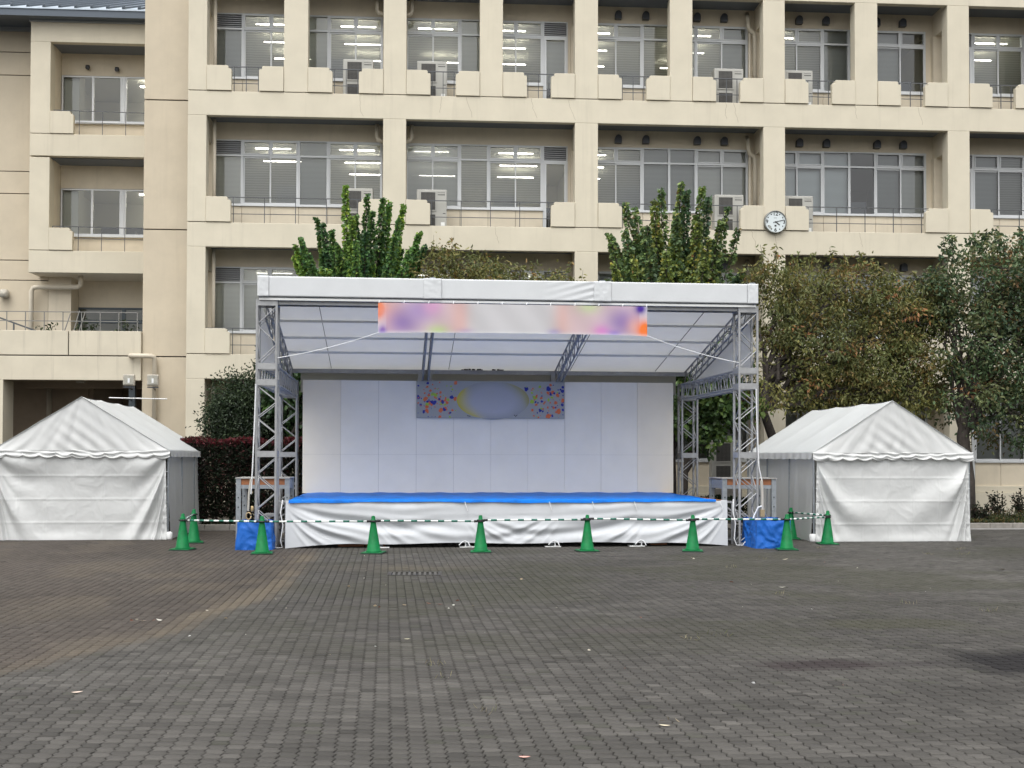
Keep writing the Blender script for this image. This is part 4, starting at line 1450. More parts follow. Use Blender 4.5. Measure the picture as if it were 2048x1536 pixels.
bx('front_rail', -FX + 0.05, FX - 0.05, 0.0, 0.06, 4.955, 4.985, M['galv'], RF)
MB().box(-XT, XT, yf - 0.16, yf - 0.10, 4.83, 4.89).box(-XT, XT, yf + 0.10, yf + 0.16, 4.83, 4.89).build('front_beam', M['truss'], RF)
# side gussets and rear cloth
for sx in (-1, 1):
    x = sx * (XT + 0.17)
    MB().add([(x, yf + 0.2, 4.93), (x, yf + 0.2, 3.6), (x, yr, 3.6), (x, yr + 0.3, 3.93)], [(0, 1, 2, 3)]).build('side_cloth', M['canopy'], RF, solid=0.004)
MB().grid(lambda u, v: (-XT + 0.25 + (2 * XT - 0.5) * u, yr + 0.22 + 0.015 * math.sin(u * 50 + v * 6) * v, 3.92 - 0.55 * v), 80, 6).build('rear_cloth', mat('rear_cloth', (0.55, 0.55, 0.53), 0.7, transl=0.4), RF, smooth=True)
MB().box(-XT, XT, yr + 0.02, yr + 0.10, 3.83, 3.93).build('rear_beam', M['truss'], RF)
clutter = MB()
for k in range(14):
    x = -0.75 + k * 0.06 + rnd.uniform(-0.02, 0.02) + (0.2 if k > 8 else 0)
    clutter.box(x, x + 0.055, yr - 0.04, yr, 3.93, 3.945 + rnd.uniform(0, 0.02))
clutter.build('leaf_dirt', M['bark'], RF)

# front banner
bn = empty('front_banner', (SO[0] + 0.06 - 0.0, SO[1] - 0.17, 4.28), SR, label='long white banner with orange, purple and pink colour patches under the front fascia', cat='banner')
blobs = [(-1.0, 0.78, 0.060, 0.30, (0.86, 0.19, 0.03), 1.6), (-0.965, 0.05, 0.03, 0.2, (0.10, 0.02, 0.45), 1.2), (-0.90, 0.62, 0.09, 0.55, (0.74, 0.40, 0.32), 0.7),
         (-0.82, 0.35, 0.13, 0.5, (0.26, 0.17, 0.40), 0.95), (-0.70, 0.75, 0.12, 0.42, (0.34, 0.24, 0.46), 0.9), (-0.60, 0.90, 0.07, 0.3, (0.66, 0.34, 0.56), 0.8),
         (-0.56, 0.04, 0.08, 0.22, (0.45, 0.58, 0.22), 0.9), (-0.40, 0.5, 0.07, 1.2, (0.66, 0.40, 0.36), 0.75), (-0.36, 0.02, 0.06, 0.12, (0.30, 0.20, 0.45), 0.6),
         (0.36, 0.5, 0.07, 1.2, (0.66, 0.40, 0.36), 0.75), (0.30, 0.02, 0.05, 0.14, (0.22, 0.18, 0.50), 0.7), (0.56, 0.96, 0.09, 0.25, (0.48, 0.58, 0.30), 0.8),
         (0.66, 0.08, 0.07, 0.25, (0.68, 0.20, 0.55), 0.9), (0.82, 0.45, 0.14, 0.5, (0.27, 0.18, 0.42), 0.95), (0.75, 0.02, 0.05, 0.12, (0.16, 0.08, 0.50), 0.9),
         (0.90, 0.30, 0.06, 0.35, (0.74, 0.40, 0.32), 0.7), (0.95, 0.92, 0.04, 0.18, (0.06, 0.02, 0.30), 1.2), (0.985, 0.18, 0.055, 0.32, (0.86, 0.19, 0.03), 1.6)]


def ban_col(u, w):
    x = u * 2 - 1
    c = np.array((0.55, 0.54, 0.55))
    pk = max(0.0, min(1.0, (abs(x) - 0.33) / 0.12))
    c = c * (1 - pk) + np.array((0.60, 0.46, 0.48)) * pk
    if abs(x) > 0.94:
        c = np.array((0.72, 0.72, 0.74))
    for bxx, bz, sx, sz, col, k in blobs:
        wgt = min(1.0, k * math.exp(-((x - bxx) / sx) ** 2 - ((w - bz) / sz) ** 2))
        c = c * (1 - wgt) + np.array(col) * wgt
    e = max(0.0, 1 - w * 9) * 0.5
    return tuple(c * (1 - e) + np.array((0.68, 0.68, 0.70)) * e)


tone_grid('banner_cloth', lambda u, w: (-2.715 + 5.43 * u, -0.012 * math.sin(u * 16) * (1 - w) - 0.006 * math.sin(u * 47 + w * 4), 0.59 * w - 0.02 * (1 - w) * (abs(u - 0.5) * 2) ** 6 + 0.012 * (1 - w) * math.sin(u * math.pi)), 220, 20, ban_col, M['banner'], bn)
lc = MB()
for k in range(12):
    x = -2.7 + k * 5.4 / 11
    lc.bar((x, 0, 0.585), (x + 0.02, 0.04, 0.64), 0.012)
lc.build('lacing', M['rope'], bn)


def SP(x, y, z):
    c, s = math.cos(SR), math.sin(SR)
    return Vector((SO[0] + c * x - s * y, SO[1] + s * x + c * y, z))


for sx, lab in ((-1, 'thin white rope from the banner down to the stage tower beside the dark bush'), (1, 'thin white rope from the banner down to the stage tower beside the brownish trees')):
    p0 = SP(0.06 + sx * 2.70, -0.17, 4.275)
    p1 = SP(0.04 + sx * (XT - 0.19), 0.0, 3.76)
    pts = []
    for k in range(13):
        t = k / 12
        p = p0.lerp(p1, t)
        p.z -= 0.05 * 4 * t * (1 - t)
        pts.append(p - p1)
    o = MB().tube(pts, 0.009, 6).build('banner_rope', M['rope'], None, label=lab, cat='rope', group='ropes tying the banner')
    o.location = p1

# slings and ropes on the front towers
o = empty('chain_sling', SP(-XT - 0.18, -0.06, 0.62), SR, label='hanging sling with brass hook on the tower beside the dark hedge', cat='sling', group='slings on the front towers')
MB().tube([(0.02, 0, 2.62), (0.0, 0, 1.9), (-0.03, -0.02, 1.0), (-0.06, -0.02, 0.45)], 0.014, 6).build('strap', M['rope'], o)
MB().tube([(-0.06, -0.02, 0.75), (-0.10, -0.02, 0.45), (-0.11, -0.02, 0.12)], 0.022, 6).build('strap', M['sling'], o)
MB().tube([(-0.10 + 0.05 * math.cos(t * 0.7), -0.04, 0.02 + 0.07 * math.sin(t * 0.7)) for t in range(10)], 0.014, 8).build('hook', M['brass'], o, smooth=True)
MB().lathe([(0.02, 0.0), (0.03, 0.02), (0.03, 0.1), (0.015, 0.12)], 10, (-0.03, -0.04, 0.1)).build('buckle', M['brass'], o, smooth=True)
o = empty('ratchet_sling', SP(XT + 0.20, -0.06, 0.62), SR, label='hanging sling with ratchet on the tower beside the right-hand white tent', cat='sling', group='slings on the front towers')
MB().tube([(-0.02, 0, 2.6), (0.0, 0, 1.8), (0.03, -0.02, 1.0), (0.09, -0.02, 0.72)], 0.012, 6).build('strap', M['rope'], o)
MB().tube([(0.08, -0.02, 0.72), (0.10, -0.02, 0.45), (0.10, -0.02, 0.12)], 0.032, 6).build('strap', M['sling'], o)
MB().box(0.05, 0.14, -0.06, 0.0, -0.02, 0.12).build('ratchet', M['brass'], o)
MB().tube([(0.1, -0.03, 0.2), (0.0, -0.05, 0.17), (-0.08, -0.04, 0.0), (-0.12, -0.04, -0.12)], 0.015, 6).build('strap', M['rope'], o)
MB().bar((0.12, -0.03, 0.1), (0.42, 0.1, -0.4), 0.02).build('strut', M['galv'], o)

# tower base frames under blue sheets


def crumpled_box(name, loc, rz, w, d, h, seed, **kw):
    t = empty(name, loc, rz, **kw)
    r_ = np.random.default_rng(seed)
    ph = r_.uniform(0, 6.28, (8, 3))
    fr = r_.uniform(4, 15, (8, 3)) * r_.choice([-1, 1], (8, 3))
    mb = MB()

    off = Vector((seed * 3.7, seed * 1.3, 0))

    def disp(p):
        q = Vector(p)
        w = noise.noise_vector(q * 2.2 + off) * 0.35
        r1_ = 1 - abs(noise.noise(q * 3.2 + w * 3 + off)) * 2
        r2_ = 1 - abs(noise.noise(q * 7.5 + w * 5 + off * 2)) * 2
        return 0.045 * r1_ + 0.02 * r2_ - 0.02

    def side(p0, p1, nx, ny):
        def fn(u, v):
            x, y = p0[0] + (p1[0] - p0[0]) * u, p0[1] + (p1[1] - p0[1]) * u
            z = h * (1 - v)
            env = math.sin(math.pi * min(1, max(0, u))) ** 0.35 * min(1, v * 5)
            dd = disp((x, y, z)) * env
            x, y = x * (1 + 0.10 * v * v), y * (1 + 0.10 * v * v)
            return (x + nx * dd, y + ny * dd, z + 0.015 * math.sin(9 * u) * (1 - v))
        return fn
    a, b = w / 2, d / 2
    for p0, p1, nx, ny in (((-a, -b), (a, -b), 0, -1), ((a, -b), (a, b), 1, 0), ((a, b), (-a, b), 0, 1), ((-a, b), (-a, -b), -1, 0)):
        mb.grid(side(p0, p1, nx, ny), 44, 36)
    mb.grid(lambda u, v: (-a + w * u, -b + d * v, h + 0.02 * math.sin(7 * u + 5 * v) * math.sin(math.pi * u) * math.sin(math.pi * v)), 20, 20)
    mb.build('sheet', M['blue_tarp2'], t, smooth=True)
    MB().box(-a + 0.06, a - 0.06, -b + 0.06, b - 0.06, 0.0, h - 0.06).build('ballast_block', M['black'], t)
    mb = MB()
    mb.tube([(-a - 0.02, -b - 0.02, h * 0.5), (-a * 0.2, -b - 0.05, h * 0.48), (a, -b - 0.03, h * 0.5)], 0.007, 5)
    return t


crumpled_box('tarped_ballast', (-3.44, 23.42, 0), SR, 0.64, 0.66, 0.54, 4, label='block wrapped in crumpled blue sheet at the tower foot nearest the dark hedge', cat='covered ballast', group='blue wrapped ballast blocks')
crumpled_box('tarped_ballast', (6.80, 23.55, 0), SR, 0.68, 0.95, 0.56, 9, label='block wrapped in crumpled blue sheet at the tower foot beside the right-hand tent', cat='covered ballast', group='blue wrapped ballast blocks')


# side work platforms and small steps
def side_table(loc, rz, w, d, h, lab):
    t = empty('side_platform', loc, rz, label=lab, cat='platform', group='steel platforms beside the stage')
    for sx in (-1, 1):
        for sy in (-1, 1):
            lg = MB().box(sx * (w / 2 - 0.05) - 0.05, sx * (w / 2 - 0.05) + 0.05, sy * (d / 2 - 0.05) - 0.04, sy * (d / 2 - 0.05) + 0.04, 0, h - 0.012).build('leg', M['galv'], t)
            link('bolt', MB().box(sx * (w / 2 - 0.05) - 0.012, sx * (w / 2 - 0.05) + 0.012, sy * (d / 2 - 0.05) - 0.046, sy * (d / 2 - 0.05) + 0.046, h - 0.42, h - 0.39).box(sx * (w / 2 - 0.05) - 0.012, sx * (w / 2 - 0.05) + 0.012, sy * (d / 2 - 0.05) - 0.046, sy * (d / 2 - 0.05) + 0.046, h - 0.62, h - 0.59).mesh('bolt', M['vent']), lg)
    for sy in (-1, 1):
        bx('wood_panel', -w / 2 + 0.102, w / 2 - 0.102, sy * (d / 2 - 0.05) - 0.02, sy * (d / 2 - 0.05) + 0.02, h - 0.14, h - 0.014, M['wood'], t)
        bx('rail', -w / 2 + 0.102, w / 2 - 0.102, sy * (d / 2 - 0.05) - 0.025, sy * (d / 2 - 0.05) + 0.025, h - 0.22, h - 0.142, M['galv'], t)
    for sx in (-1, 1):
        bx('rail', sx * (w / 2 - 0.05) - 0.025, sx * (w / 2 - 0.05) + 0.025, -d / 2 + 0.092, d / 2 - 0.092, h - 0.22, h - 0.03, M['galv'], t)
    bx('top_sheet', -w / 2 - 0.01, w / 2 + 0.01, -d / 2 - 0.01, d / 2 + 0.01, h - 0.011, h + 0.012, M['deck_top'], t)


side_table((-3.53, 25.35, 0), SR, 1.10, 1.1, 1.36, 'grey steel platform with orange wood edging behind the tower near the dark hedge')
side_table((6.78, 25.35, 0), SR, 1.18, 1.1, 1.36, 'grey steel platform with orange wood edging behind the tower near the right-hand tent')


def steps(loc, rz, lab, mirror=1):
    t = empty('stage_steps', loc, rz, label=lab, cat='steps', group='aluminium steps beside the stage')
    for q, (x0, h) in enumerate(((0.0, 0.86), (-0.28, 0.60), (-0.56, 0.34))):
        x0 *= mirror
        fr = MB()
        for xx in (x0 - 0.13, x0 + 0.13):
            for yy in (0.0, 0.7):
                fr.bar((xx, yy, 0), (xx, yy, h), 0.035)
        for yy in (0.0, 0.7):
            fr.bar((x0 - 0.13, yy, h * 0.12), (x0 + 0.13, yy, h * 0.12), 0.03)
        fr.bar((x0 - 0.13, 0, h * 0.5), (x0 - 0.13, 0.7, h * 0.5), 0.03).bar((x0 + 0.13, 0, h * 0.5), (x0 + 0.13, 0.7, h * 0.5), 0.03)
        fr.build('frame', M['truss'], t)
        bx('tread', x0 - 0.15, x0 + 0.15, -0.03, 0.73, h, h + 0.035, M['truss'], t)
    MB().bar((-0.66 * mirror, 0.0, 0.34), (0.12 * mirror, 0.0, 0.86), 0.03).bar((-0.66 * mirror, 0.0, 0.22), (0.12 * mirror, 0.0, 0.72), 0.03).build('stringer', M['truss'], t)


steps((-2.98, 24.1, 0), SR, 'small aluminium steps squeezed between the left tower and the stage cloth', 1)
steps((6.13, 24.2, 0), SR, 'small aluminium steps behind the right end of the stage cloth', -1)
bx_o = crumpled_box('blue_container', (-2.80, 25.2, 0), SR, 0.42, 0.5, 0.72, 21, label='blue covered box standing behind the steps at the end of the stage', cat='covered box')

# coiled cords by the stage ends
for (x, y, lab) in ((-2.95, 23.45, 'white cord dangling at the stage corner by the left blue sheet'), (6.2, 23.72, 'white cord looped on the paving between the stage and the right blue sheet')):
    pts = [(0, 0.15, 0.95), (-0.03, 0.05, 0.7), (0.02, 0.05, 0.45), (-0.02, 0.0, 0.15), (0.02, -0.03, 0.02), (0.14, -0.05, 0.015), (0.22, 0.0, 0.10), (0.32, 0.03, 0.2), (0.42, 0.0, 0.12), (0.36, -0.05, 0.012)]
    if x < 0:
        pts = pts[:5] + [(-0.08, -0.02, 0.012), (-0.16, 0.02, 0.012)]
    o = MB().tube(pts, 0.010, 6).build('cord', M['rope'], None, smooth=True, label=lab, cat='cord', group='cords at the stage ends')
    o.location = (x, y, 0)


# ------------------------------------------------------------------ tents
def tent(loc, rz, w, d, he, hr, lab, seed, inner):
    t = empty('event_tent', loc, rz, label=lab, cat='tent', group='white event tents')
    r_ = random.Random(seed)
    a = w / 2
    P = [r_.uniform(0, 6.28) for _ in range(12)]
    # roof: two slopes sagging a little between the frames
    for sx in (-1, 1):
        def roof(u, v, sx=sx):
            y = -0.03 + (d + 0.06) * u
            sagr = 0.050 * abs(math.sin(math.pi * u * 3)) ** 0.8
            x = sx * (a + 0.05) * v
            z = hr - (hr - he) * v - sagr * (0.35 + 0.65 * math.sin(math.pi * min(1, v * 0.9 + 0.1))) * (1 - 0.6 * v)
            z += 0.004 * math.sin(9 * u * 3 + 14 * v + P[0]) * v * (1 - v) * 3
            return (x, y, z)
        MB().grid(roof, 60, 24).build('roof_sheet', M['tent_roof'], t, smooth=True, solid=0.004)

    # gable: cloth hanging from ridge with pleats running to the ridge and to the eaves
    def gable(y0, sgn):
        def fn(u, v):
            x = (u * 2 - 1) * (a + 0.05)
            top = hr - (hr - he) * abs(x) / (a + 0.05)
            z = top + (he - 0.0 - top) * v
            k = x / (hr + 0.25 - z)
            dd = 0.010 * noise.noise((k * 4.2 + seed, (hr - z) * 0.5, seed * 3.0)) * (1 - v) ** 0.3 * 1.0 + 0.006 * noise.noise((k * 11.0 + seed, (hr - z) * 0.8, seed)) * 1.4
            dd *= 1.0 * min(1, (top - he) * 2.2)
            dd += 0.012 * math.sin(20 * k + P[2] + 3 * noise.noise((x * 2, z * 2, seed))) * v * min(1, (top - he) * 3)
            dd += 0.016 * math.sin(16 * x + 22 * z) * math.exp(-(x / 0.55) ** 2) * v
            return (x, y0 - sgn * (0.005 + dd + 0.06 * v), z)
        return fn
    MB().grid(gable(0.0, 1), 110, 26).build('gable', M['tent'], t, smooth=True)
    MB().grid(gable(d, -1), 60, 10).build('gable', M['tent'], t, smooth=True)

    # valance with scalloped hem
    def val_front(u, v):
        x = (u * 2 - 1) * (a + 0.055)
        sc = 0.050 * abs(math.sin(math.pi * u * 11)) ** 0.8
        ln = 0.125 + sc + 0.01 * math.sin(7 * u + P[3]) + 0.035 * (abs(u * 2 - 1) ** 4)
        zf = v * ln
        dd = 0.012 * math.sin(38 * u + 9 * v + P[4]) * math.sin(math.pi * v * 0.8) + 0.016 * math.sin(11 * v + 15 * abs(u - 0.5) + P[5])
        dd += 0.010 * math.sin(60 * u - 14 * v) * math.exp(-((u - 0.5) / 0.18) ** 2)
        return (x, -0.055 - 0.045 * v - dd, he + 0.02 - zf)
    vo = MB().grid(val_front, 240, 12).build('valance', M['tent'], t, smooth=True)
    link('hem', MB().tube([val_front(k / 160, 1.0) for k in range(161)], 0.010, 6).mesh('hem', M['hem'], True), vo)

    def val_side(sx):
        def fn(u, v):
            y = -0.03 + (d + 0.06) * u
            ln = 0.13 + 0.02 * abs(math.sin(math.pi * u * 18))
            return (sx * (a + 0.055 + 0.02 * v + 0.010 * math.sin(70 * u + P[6]) * v), y, he + 0.01 - v * ln)
        return fn
    for sx in (-1, 1):
        MB().grid(val_side(sx), 200, 5).build('valance', M['tent'], t, smooth=True)

    # front curtain: catenary folds from the two upper corners, packing creases
    def curt(u, v):
        x = (u * 2 - 1) * (a - 0.045 + 0.04 * v)
        z = he - 0.06 + (0.005 - he + 0.06) * v
        q = 4 * u * (1 - u)
        s_ = v / (0.06 + 1.02 * q ** 0.75)
        wob = 0.5 * math.sin(2.3 * s_ + 5 * u + P[7]) + 0.25 * math.sin(17 * u + 3 * s_ + P[8])
        amp = 0.078 * (0.12 + 1.05 * abs(u * 2 - 1) ** 1.1) * min(1, 0.35 + v * 2.0) * (1 - 0.55 * v ** 3) * min(1, q * 4.5)
        dd = amp * (math.sin(5.2 * s_ + P[9] + wob) + 0.5 * math.sin(11.5 * s_ + P[10] + 1.7 * wob))
        qv = Vector((x * 2.6 + seed * 5, z * 2.6, seed * 2.0))
        wv = noise.noise_vector(qv) * 0.6
        dd += 0.012 * (0.5 - abs(noise.noise(qv * 1.3 + wv))) + 0.0035 * (0.5 - abs(noise.noise(qv * 3.6 + wv * 2)))
        cr = 0.0
        for zc in (0.26, 0.53, 0.80):
            cr += 0.007 * math.exp(-((v - zc) / 0.012) ** 2)
        for uc in (0.14, 0.30, 0.47, 0.63, 0.80):
            cr += 0.005 * math.exp(-((u - uc) / 0.005) ** 2)
        fl = 0.05 * math.exp(-((v - 1.0) / 0.07) ** 2) * (0.6 + 0.4 * math.sin(12 * u + P[11]))
        return (x, -0.035 - dd - cr - fl, z)
    MB().grid(curt, 230, 110).build('front_curtain', M['tent'], t, smooth=True)

    # side curtains: loose vertical folds
    def sidec(sx):
        def fn(u, v):
            y = 0.10 + (d - 0.2) * u
            dd = 0.030 * noise.noise((u * 9 + seed, v * 0.8, seed * 1.7)) * (0.3 + 0.7 * v) + 0.012 * noise.noise((u * 26 + seed, v * 1.2, 3.1))
            return (sx * (a - 0.01 + dd + 0.05 * v * v), y + 0.03 * v * math.sin(5 * u), he - 0.04 + (0.04 - he) * v)
        return fn
    for sx in (-1, 1):
        MB().grid(sidec(sx), 150, 16).build('side_curtain', M['tent'], t, smooth=True)
    MB().grid(lambda u, v: ((u * 2 - 1) * a, d - 0.02 + 0.02 * math.sin(30 * u), he - 0.05 - (he - 0.09) * v), 40, 6).build('back_curtain', M['tent'], t, smooth=True)
    for sx in (-1, 1):
        for yy in (0.03, d / 3, d * 2 / 3, d - 0.03):
            pl = MB().tube([(sx * (a - 0.0), yy, 0.03), (sx * (a - 0.0), yy, he)], 0.021, 10).build('pole', M['galv'], t)
            if yy == 0.03 and sx == inner:
                link('foot_weight', MB().lathe([(0.078, 0.0), (0.082, 0.02), (0.082, 0.15), (0.066, 0.165), (0.03, 0.17)], 18, (sx * (a + 0.02), yy + 0.0, 0)).mesh('foot_weight', M['white_paint'], True), pl)
    fr = MB()
    for yy in (0.03, d / 3, d * 2 / 3, d - 0.03):
        for sx in (-1, 1):
            fr.bar((0, yy, hr - 0.03), (sx * a, yy, he - 0.03), 0.035, n=8)
    fr.bar((0, 0, hr - 0.04), (0, d, hr - 0.04), 0.04, n=8)
    fr.build('roof_frame', M['galv'], t)
    # eyelet rings along the curtain edge
    ey = MB()
    for k in range(6):
        for sx in (-1, 1):
            z = 0.15 + k * 0.33
            ey.tube([(sx * (a - 0.05), -0.055, z), (sx * (a - 0.005), -0.02, z + 0.01)], 0.004, 5)
    ey.build('lashing', M['rope'], t)


tent((-7.56, 25.99, 0), R(1.8), 3.66, 5.0, 1.93, 3.10, 'white tent with scalloped valance in front of the dark passage', 3, 1)
tent((9.95, 24.84, 0), R(0.6), 3.46, 5.15, 1.91, 3.05, 'white tent with scalloped valance in front of the brownish trees', 5, -1)

# ------------------------------------------------------------------ cones and bars
cn = empty('traffic_cone', (0, 0, 0))
MB().lathe([(0.150, 0.03), (0.146, 0.05), (0.128, 0.055), (0.052, 0.56), (0.050, 0.575), (0.056, 0.58), (0.054, 0.625), (0.040, 0.635), (0.036, 0.68), (0.026, 0.70), (0.012, 0.705)], 28).build('body', M['cone'], cn, smooth=True)
fl = MB().prism_xz([(-0.19, 0.018), (0.19, 0.018), (0.19, 0.032), (-0.19, 0.032)], -0.19, 0.19)
fl.build('flange', M['cone'], cn, bevel=0.012)
MB().box(-0.205, 0.205, -0.205, 0.205, 0.0, 0.018).build('base', M['cone_base'], cn, bevel=0.006)
CONES = [(-4.80, 23.13, 'green cone in front of the left tent\'s open corner, nearer of the two there'),
         (-4.96, 25.00, 'green cone beside the left tent\'s side curtain, farther of the two there'),
         (-3.14, 22.13, 'green cone in front of the left blue wrapped block'),
         (-1.08, 22.16, 'green cone before the stage skirt, first to the right of the left blue block'),
         (0.93, 22.30, 'green cone before the stage skirt, next to the left of centre'),
         (2.98, 22.44, 'green cone before the stage skirt, next to the right of centre'),
         (5.01, 22.36, 'green cone before the right end of the stage skirt'),
         (6.93, 22.60, 'green cone in front of the right blue wrapped block'),
         (7.93, 25.53, 'green cone beside the side curtain of the right tent, the farther one'),
         (8.24, 24.05, 'green cone in front of the right tent\'s corner pole')]
for k, (x, y, lab) in enumerate(CONES):
    o = cn if k == 0 else copy_tree(cn)
    o.location = (x, y, 0.001)
    o.rotation_euler = (rnd.uniform(-0.012, 0.012), rnd.uniform(-0.015, 0.015), rnd.uniform(-0.25, 0.25))
    tag(o, label=lab, cat='traffic cone', group='green traffic cones around the stage')


def cone_bar(i, j, lab, zi=0.60, zj=0.60):
    p, q = Vector((CONES[i][0], CONES[i][1], zi)), Vector((CONES[j][0], CONES[j][1], zj))
    d = q - p
    ln = d.length
    t = empty('cone_bar', p, 0, label=lab, cat='barrier bar', group='striped bars between the cones')
    t.rotation_euler = d.to_track_quat('X', 'Z').to_euler()
    MB().tube([(0.07, 0, 0), (ln - 0.07, 0, 0)], 0.017, 10).build('pole', M['bar_white'], t, smooth=True)
    n = max(4, int(round(ln / 0.29)))
    for k in range(n):
        x = 0.12 + (ln - 0.24) * (k + 0.5) / n
        MB().tube([(x - 0.058, 0, 0), (x + 0.058, 0, 0)], 0.0185, 10).build('green_band', M['bar_green'], t, smooth=True)
    for x in (0.0, ln):
        rg = MB()
        pts = [(x + 0.066 * math.cos(a), 0.066 * math.sin(a), 0.0) for a in [6.2832 * k / 16 for k in range(17)]]
        rg.tube(pts, 0.014, 6)
        s_ = 1 if x == 0 else -1
        rg.tube([(x + s_ * 0.06, 0, 0), (x + s_ * 0.13, 0, 0)], 0.022, 8)
        rg.build('end_ring', M['black'], t, smooth=True)


cone_bar(1, 0, 'green and white bar between the two cones by the left tent', 0.60, 0.58)
cone_bar(0, 2, 'green and white bar passing before the left blue wrapped block', 0.575, 0.60)
cone_bar(2, 3, 'green and white bar before the left third of the stage skirt')
cone_bar(3, 4, 'green and white bar before the stage skirt, left of its middle', 0.61, 0.59)
cone_bar(4, 5, 'green and white bar before the middle of the stage skirt', 0.61, 0.61)
cone_bar(5, 6, 'green and white bar before the right third of the stage skirt', 0.63, 0.60)
cone_bar(6, 7, 'green and white bar passing before the right blue wrapped block', 0.62, 0.60)
cone_bar(7, 9, 'green and white bar slanting toward the right tent corner', 0.60, 0.57)
cone_bar(9, 8, 'green and white bar between the two cones by the right tent', 0.60, 0.60)


# ------------------------------------------------------------------ trees, hedges and plants
def leaf_mesh(name, pos, direc, size, width, cols, fold=0.25, bend=0.15):
    """One folded leaf (two faces either side of the midrib) per position."""
    n = len(pos)
    d = direc / np.linalg.norm(direc, axis=1, keepdims=True)
    r = rng.normal(0, 1, (n, 3))
    s = np.cross(d, r)
    s /= np.linalg.norm(s, axis=1, keepdims=True) + 1e-9
    nn = np.cross(s, d)
    L = (size * rng.uniform(0.7, 1.25, n))[:, None]
    Wd = L * width
    v = np.zeros((n, 6, 3))
    v[:, 0] = pos
    v[:, 1] = pos + d * L * 0.35 + s * Wd * 0.5 + nn * Wd * fold
    v[:, 2] = pos + d * L * 0.72 + s * Wd * 0.36 + nn * (Wd * fold * 0.6 - L * bend * 0.4)
    v[:, 3] = pos + d * L - nn * L * bend
    v[:, 4] = pos + d * L * 0.72 - s * Wd * 0.36 + nn * (Wd * fold * 0.6 - L * bend * 0.4)
    v[:, 5] = pos + d * L * 0.35 - s * Wd * 0.5 + nn * Wd * fold
    lp = np.array([0, 1, 2, 3, 0, 3, 4, 5])
    loops = (lp[None] + (np.arange(n) * 6)[:, None]).ravel()
    tot = np.full(2 * n, 4)
    return np_mesh(name, v.reshape(-1, 3), loops, tot, np.repeat(cols, 6, axis=0), M['leaf'])


def tints(n, pal, wts, jit=0.18):
    pal = np.array(pal)
    idx = rng.choice(len(pal), n, p=np.array(wts) / sum(wts))
    c = pal[idx] * (1 + rng.normal(0, jit, (n, 1)))
    return np.clip(c, 0.004, 0.6)


def polyline(p, q, k=8, wig=0.1, bow=0.0):
    p, q = np.array(p, float), np.array(q, float)
    t = np.linspace(0, 1, k)[:, None]
    pts = p + (q - p) * t
    off = rng.normal(0, wig, (k, 3)) * np.sin(np.pi * t)
    pts += off
    pts[:, 2] += bow * np.sin(np.pi * t[:, 0])
    return pts


GREEN = [(0.072, 0.150, 0.048), (0.105, 0.205, 0.052), (0.052, 0.110, 0.050), (0.16, 0.235, 0.055)]


def shoot_tree(root, base, tips, nfill, env, leaf, per_m, pal, wts, rad, low):
    """Upright tree: limbs to every tip, leaves standing off along each shoot."""
    bx_, by_ = base
    tr = MB()
    fork = np.array([bx_, by_, low])
    tr.tube([(bx_, by_, -0.02), (bx_ + 0.03, by_, low * 0.5), tuple(fork)], [0.17, 0.14, 0.12], 10)
    tr.build('trunk', M['bark'], root, world=True, smooth=True)
    br = MB()
    P, D, KC = [], [], []
    tintk = [(1, 1, 1), (1.75, 1.45, 1.0), (0.62, 0.70, 0.85), (1.2, 1.15, 1.0)]
    tintp = [0.4, 0.22, 0.2, 0.18]
    allt = [np.array(t) for t in tips]
    for _ in range(nfill):
        a, h, rr = env()
        allt.append(np.array([bx_ + rr * math.cos(a), by_ + rr * math.sin(a) * 0.75, h]))
    for q, tip in enumerate(allt):
        start = fork + np.array([0, 0, rng.uniform(-0.5, 0.6)])
        mid = start + (tip - start) * 0.45
        mid[:2] += (tip - start)[:2] * rng.uniform(-0.06, 0.10)
        mid[2] -= 0.1
        ts = np.linspace(0, 1, 14)[:, None]
        pts = (1 - ts) ** 2 * start + 2 * ts * (1 - ts) * mid + ts ** 2 * tip
        pts += rng.normal(0, 0.035, pts.shape) * np.sin(np.pi * ts)
        br.tube([tuple(p) for p in pts], list(np.linspace(0.05, 0.008, 14)), 5)
        ln = np.linalg.norm(tip - start)
        n = int(ln * per_m * rng.uniform(0.8, 1.2))
        tt = rng.uniform(0.16, 1.0, n) ** 0.8
        cen = np.stack([np.interp(tt, ts[:, 0], pts[:, k]) for k in range(3)], 1)
        r_ = rad * (0.16 + 1.25 * (1 - tt)) * np.clip((1 - tt) * 6 + 0.2, 0, 1)
        an = rng.uniform(0, 6.283, n)
        out = np.stack([np.cos(an), np.sin(an), rng.uniform(-0.3, 0.5, n)], 1)
        KC.append(np.repeat(np.array(tintk[rng.choice(len(tintk), p=tintp)])[None], n, axis=0) * rng.uniform(0.95, 1.5))
        P.append(cen + out * (r_ * rng.uniform(0.15, 1.0, n) ** 0.6)[:, None])
        D.append(out + np.array([0, 0, -0.55]) + rng.normal(0, 0.35, (n, 3)))
    br.build('branches', M['bark'], root, world=True, smooth=True)
    P, D = np.vstack(P), np.vstack(D)
    n = len(P)
    cols = tints(n, pal, wts)
    cols *= np.vstack(KC)
    ph = fbm(P[:, 0] * 1.3 + 30, P[:, 2] * 1.3 + 10, 3)
    cols *= (0.72 + 0.6 * ph)[:, None]
    link('crown', leaf_mesh('crown', P, D, leaf, 0.85, cols), root, True)


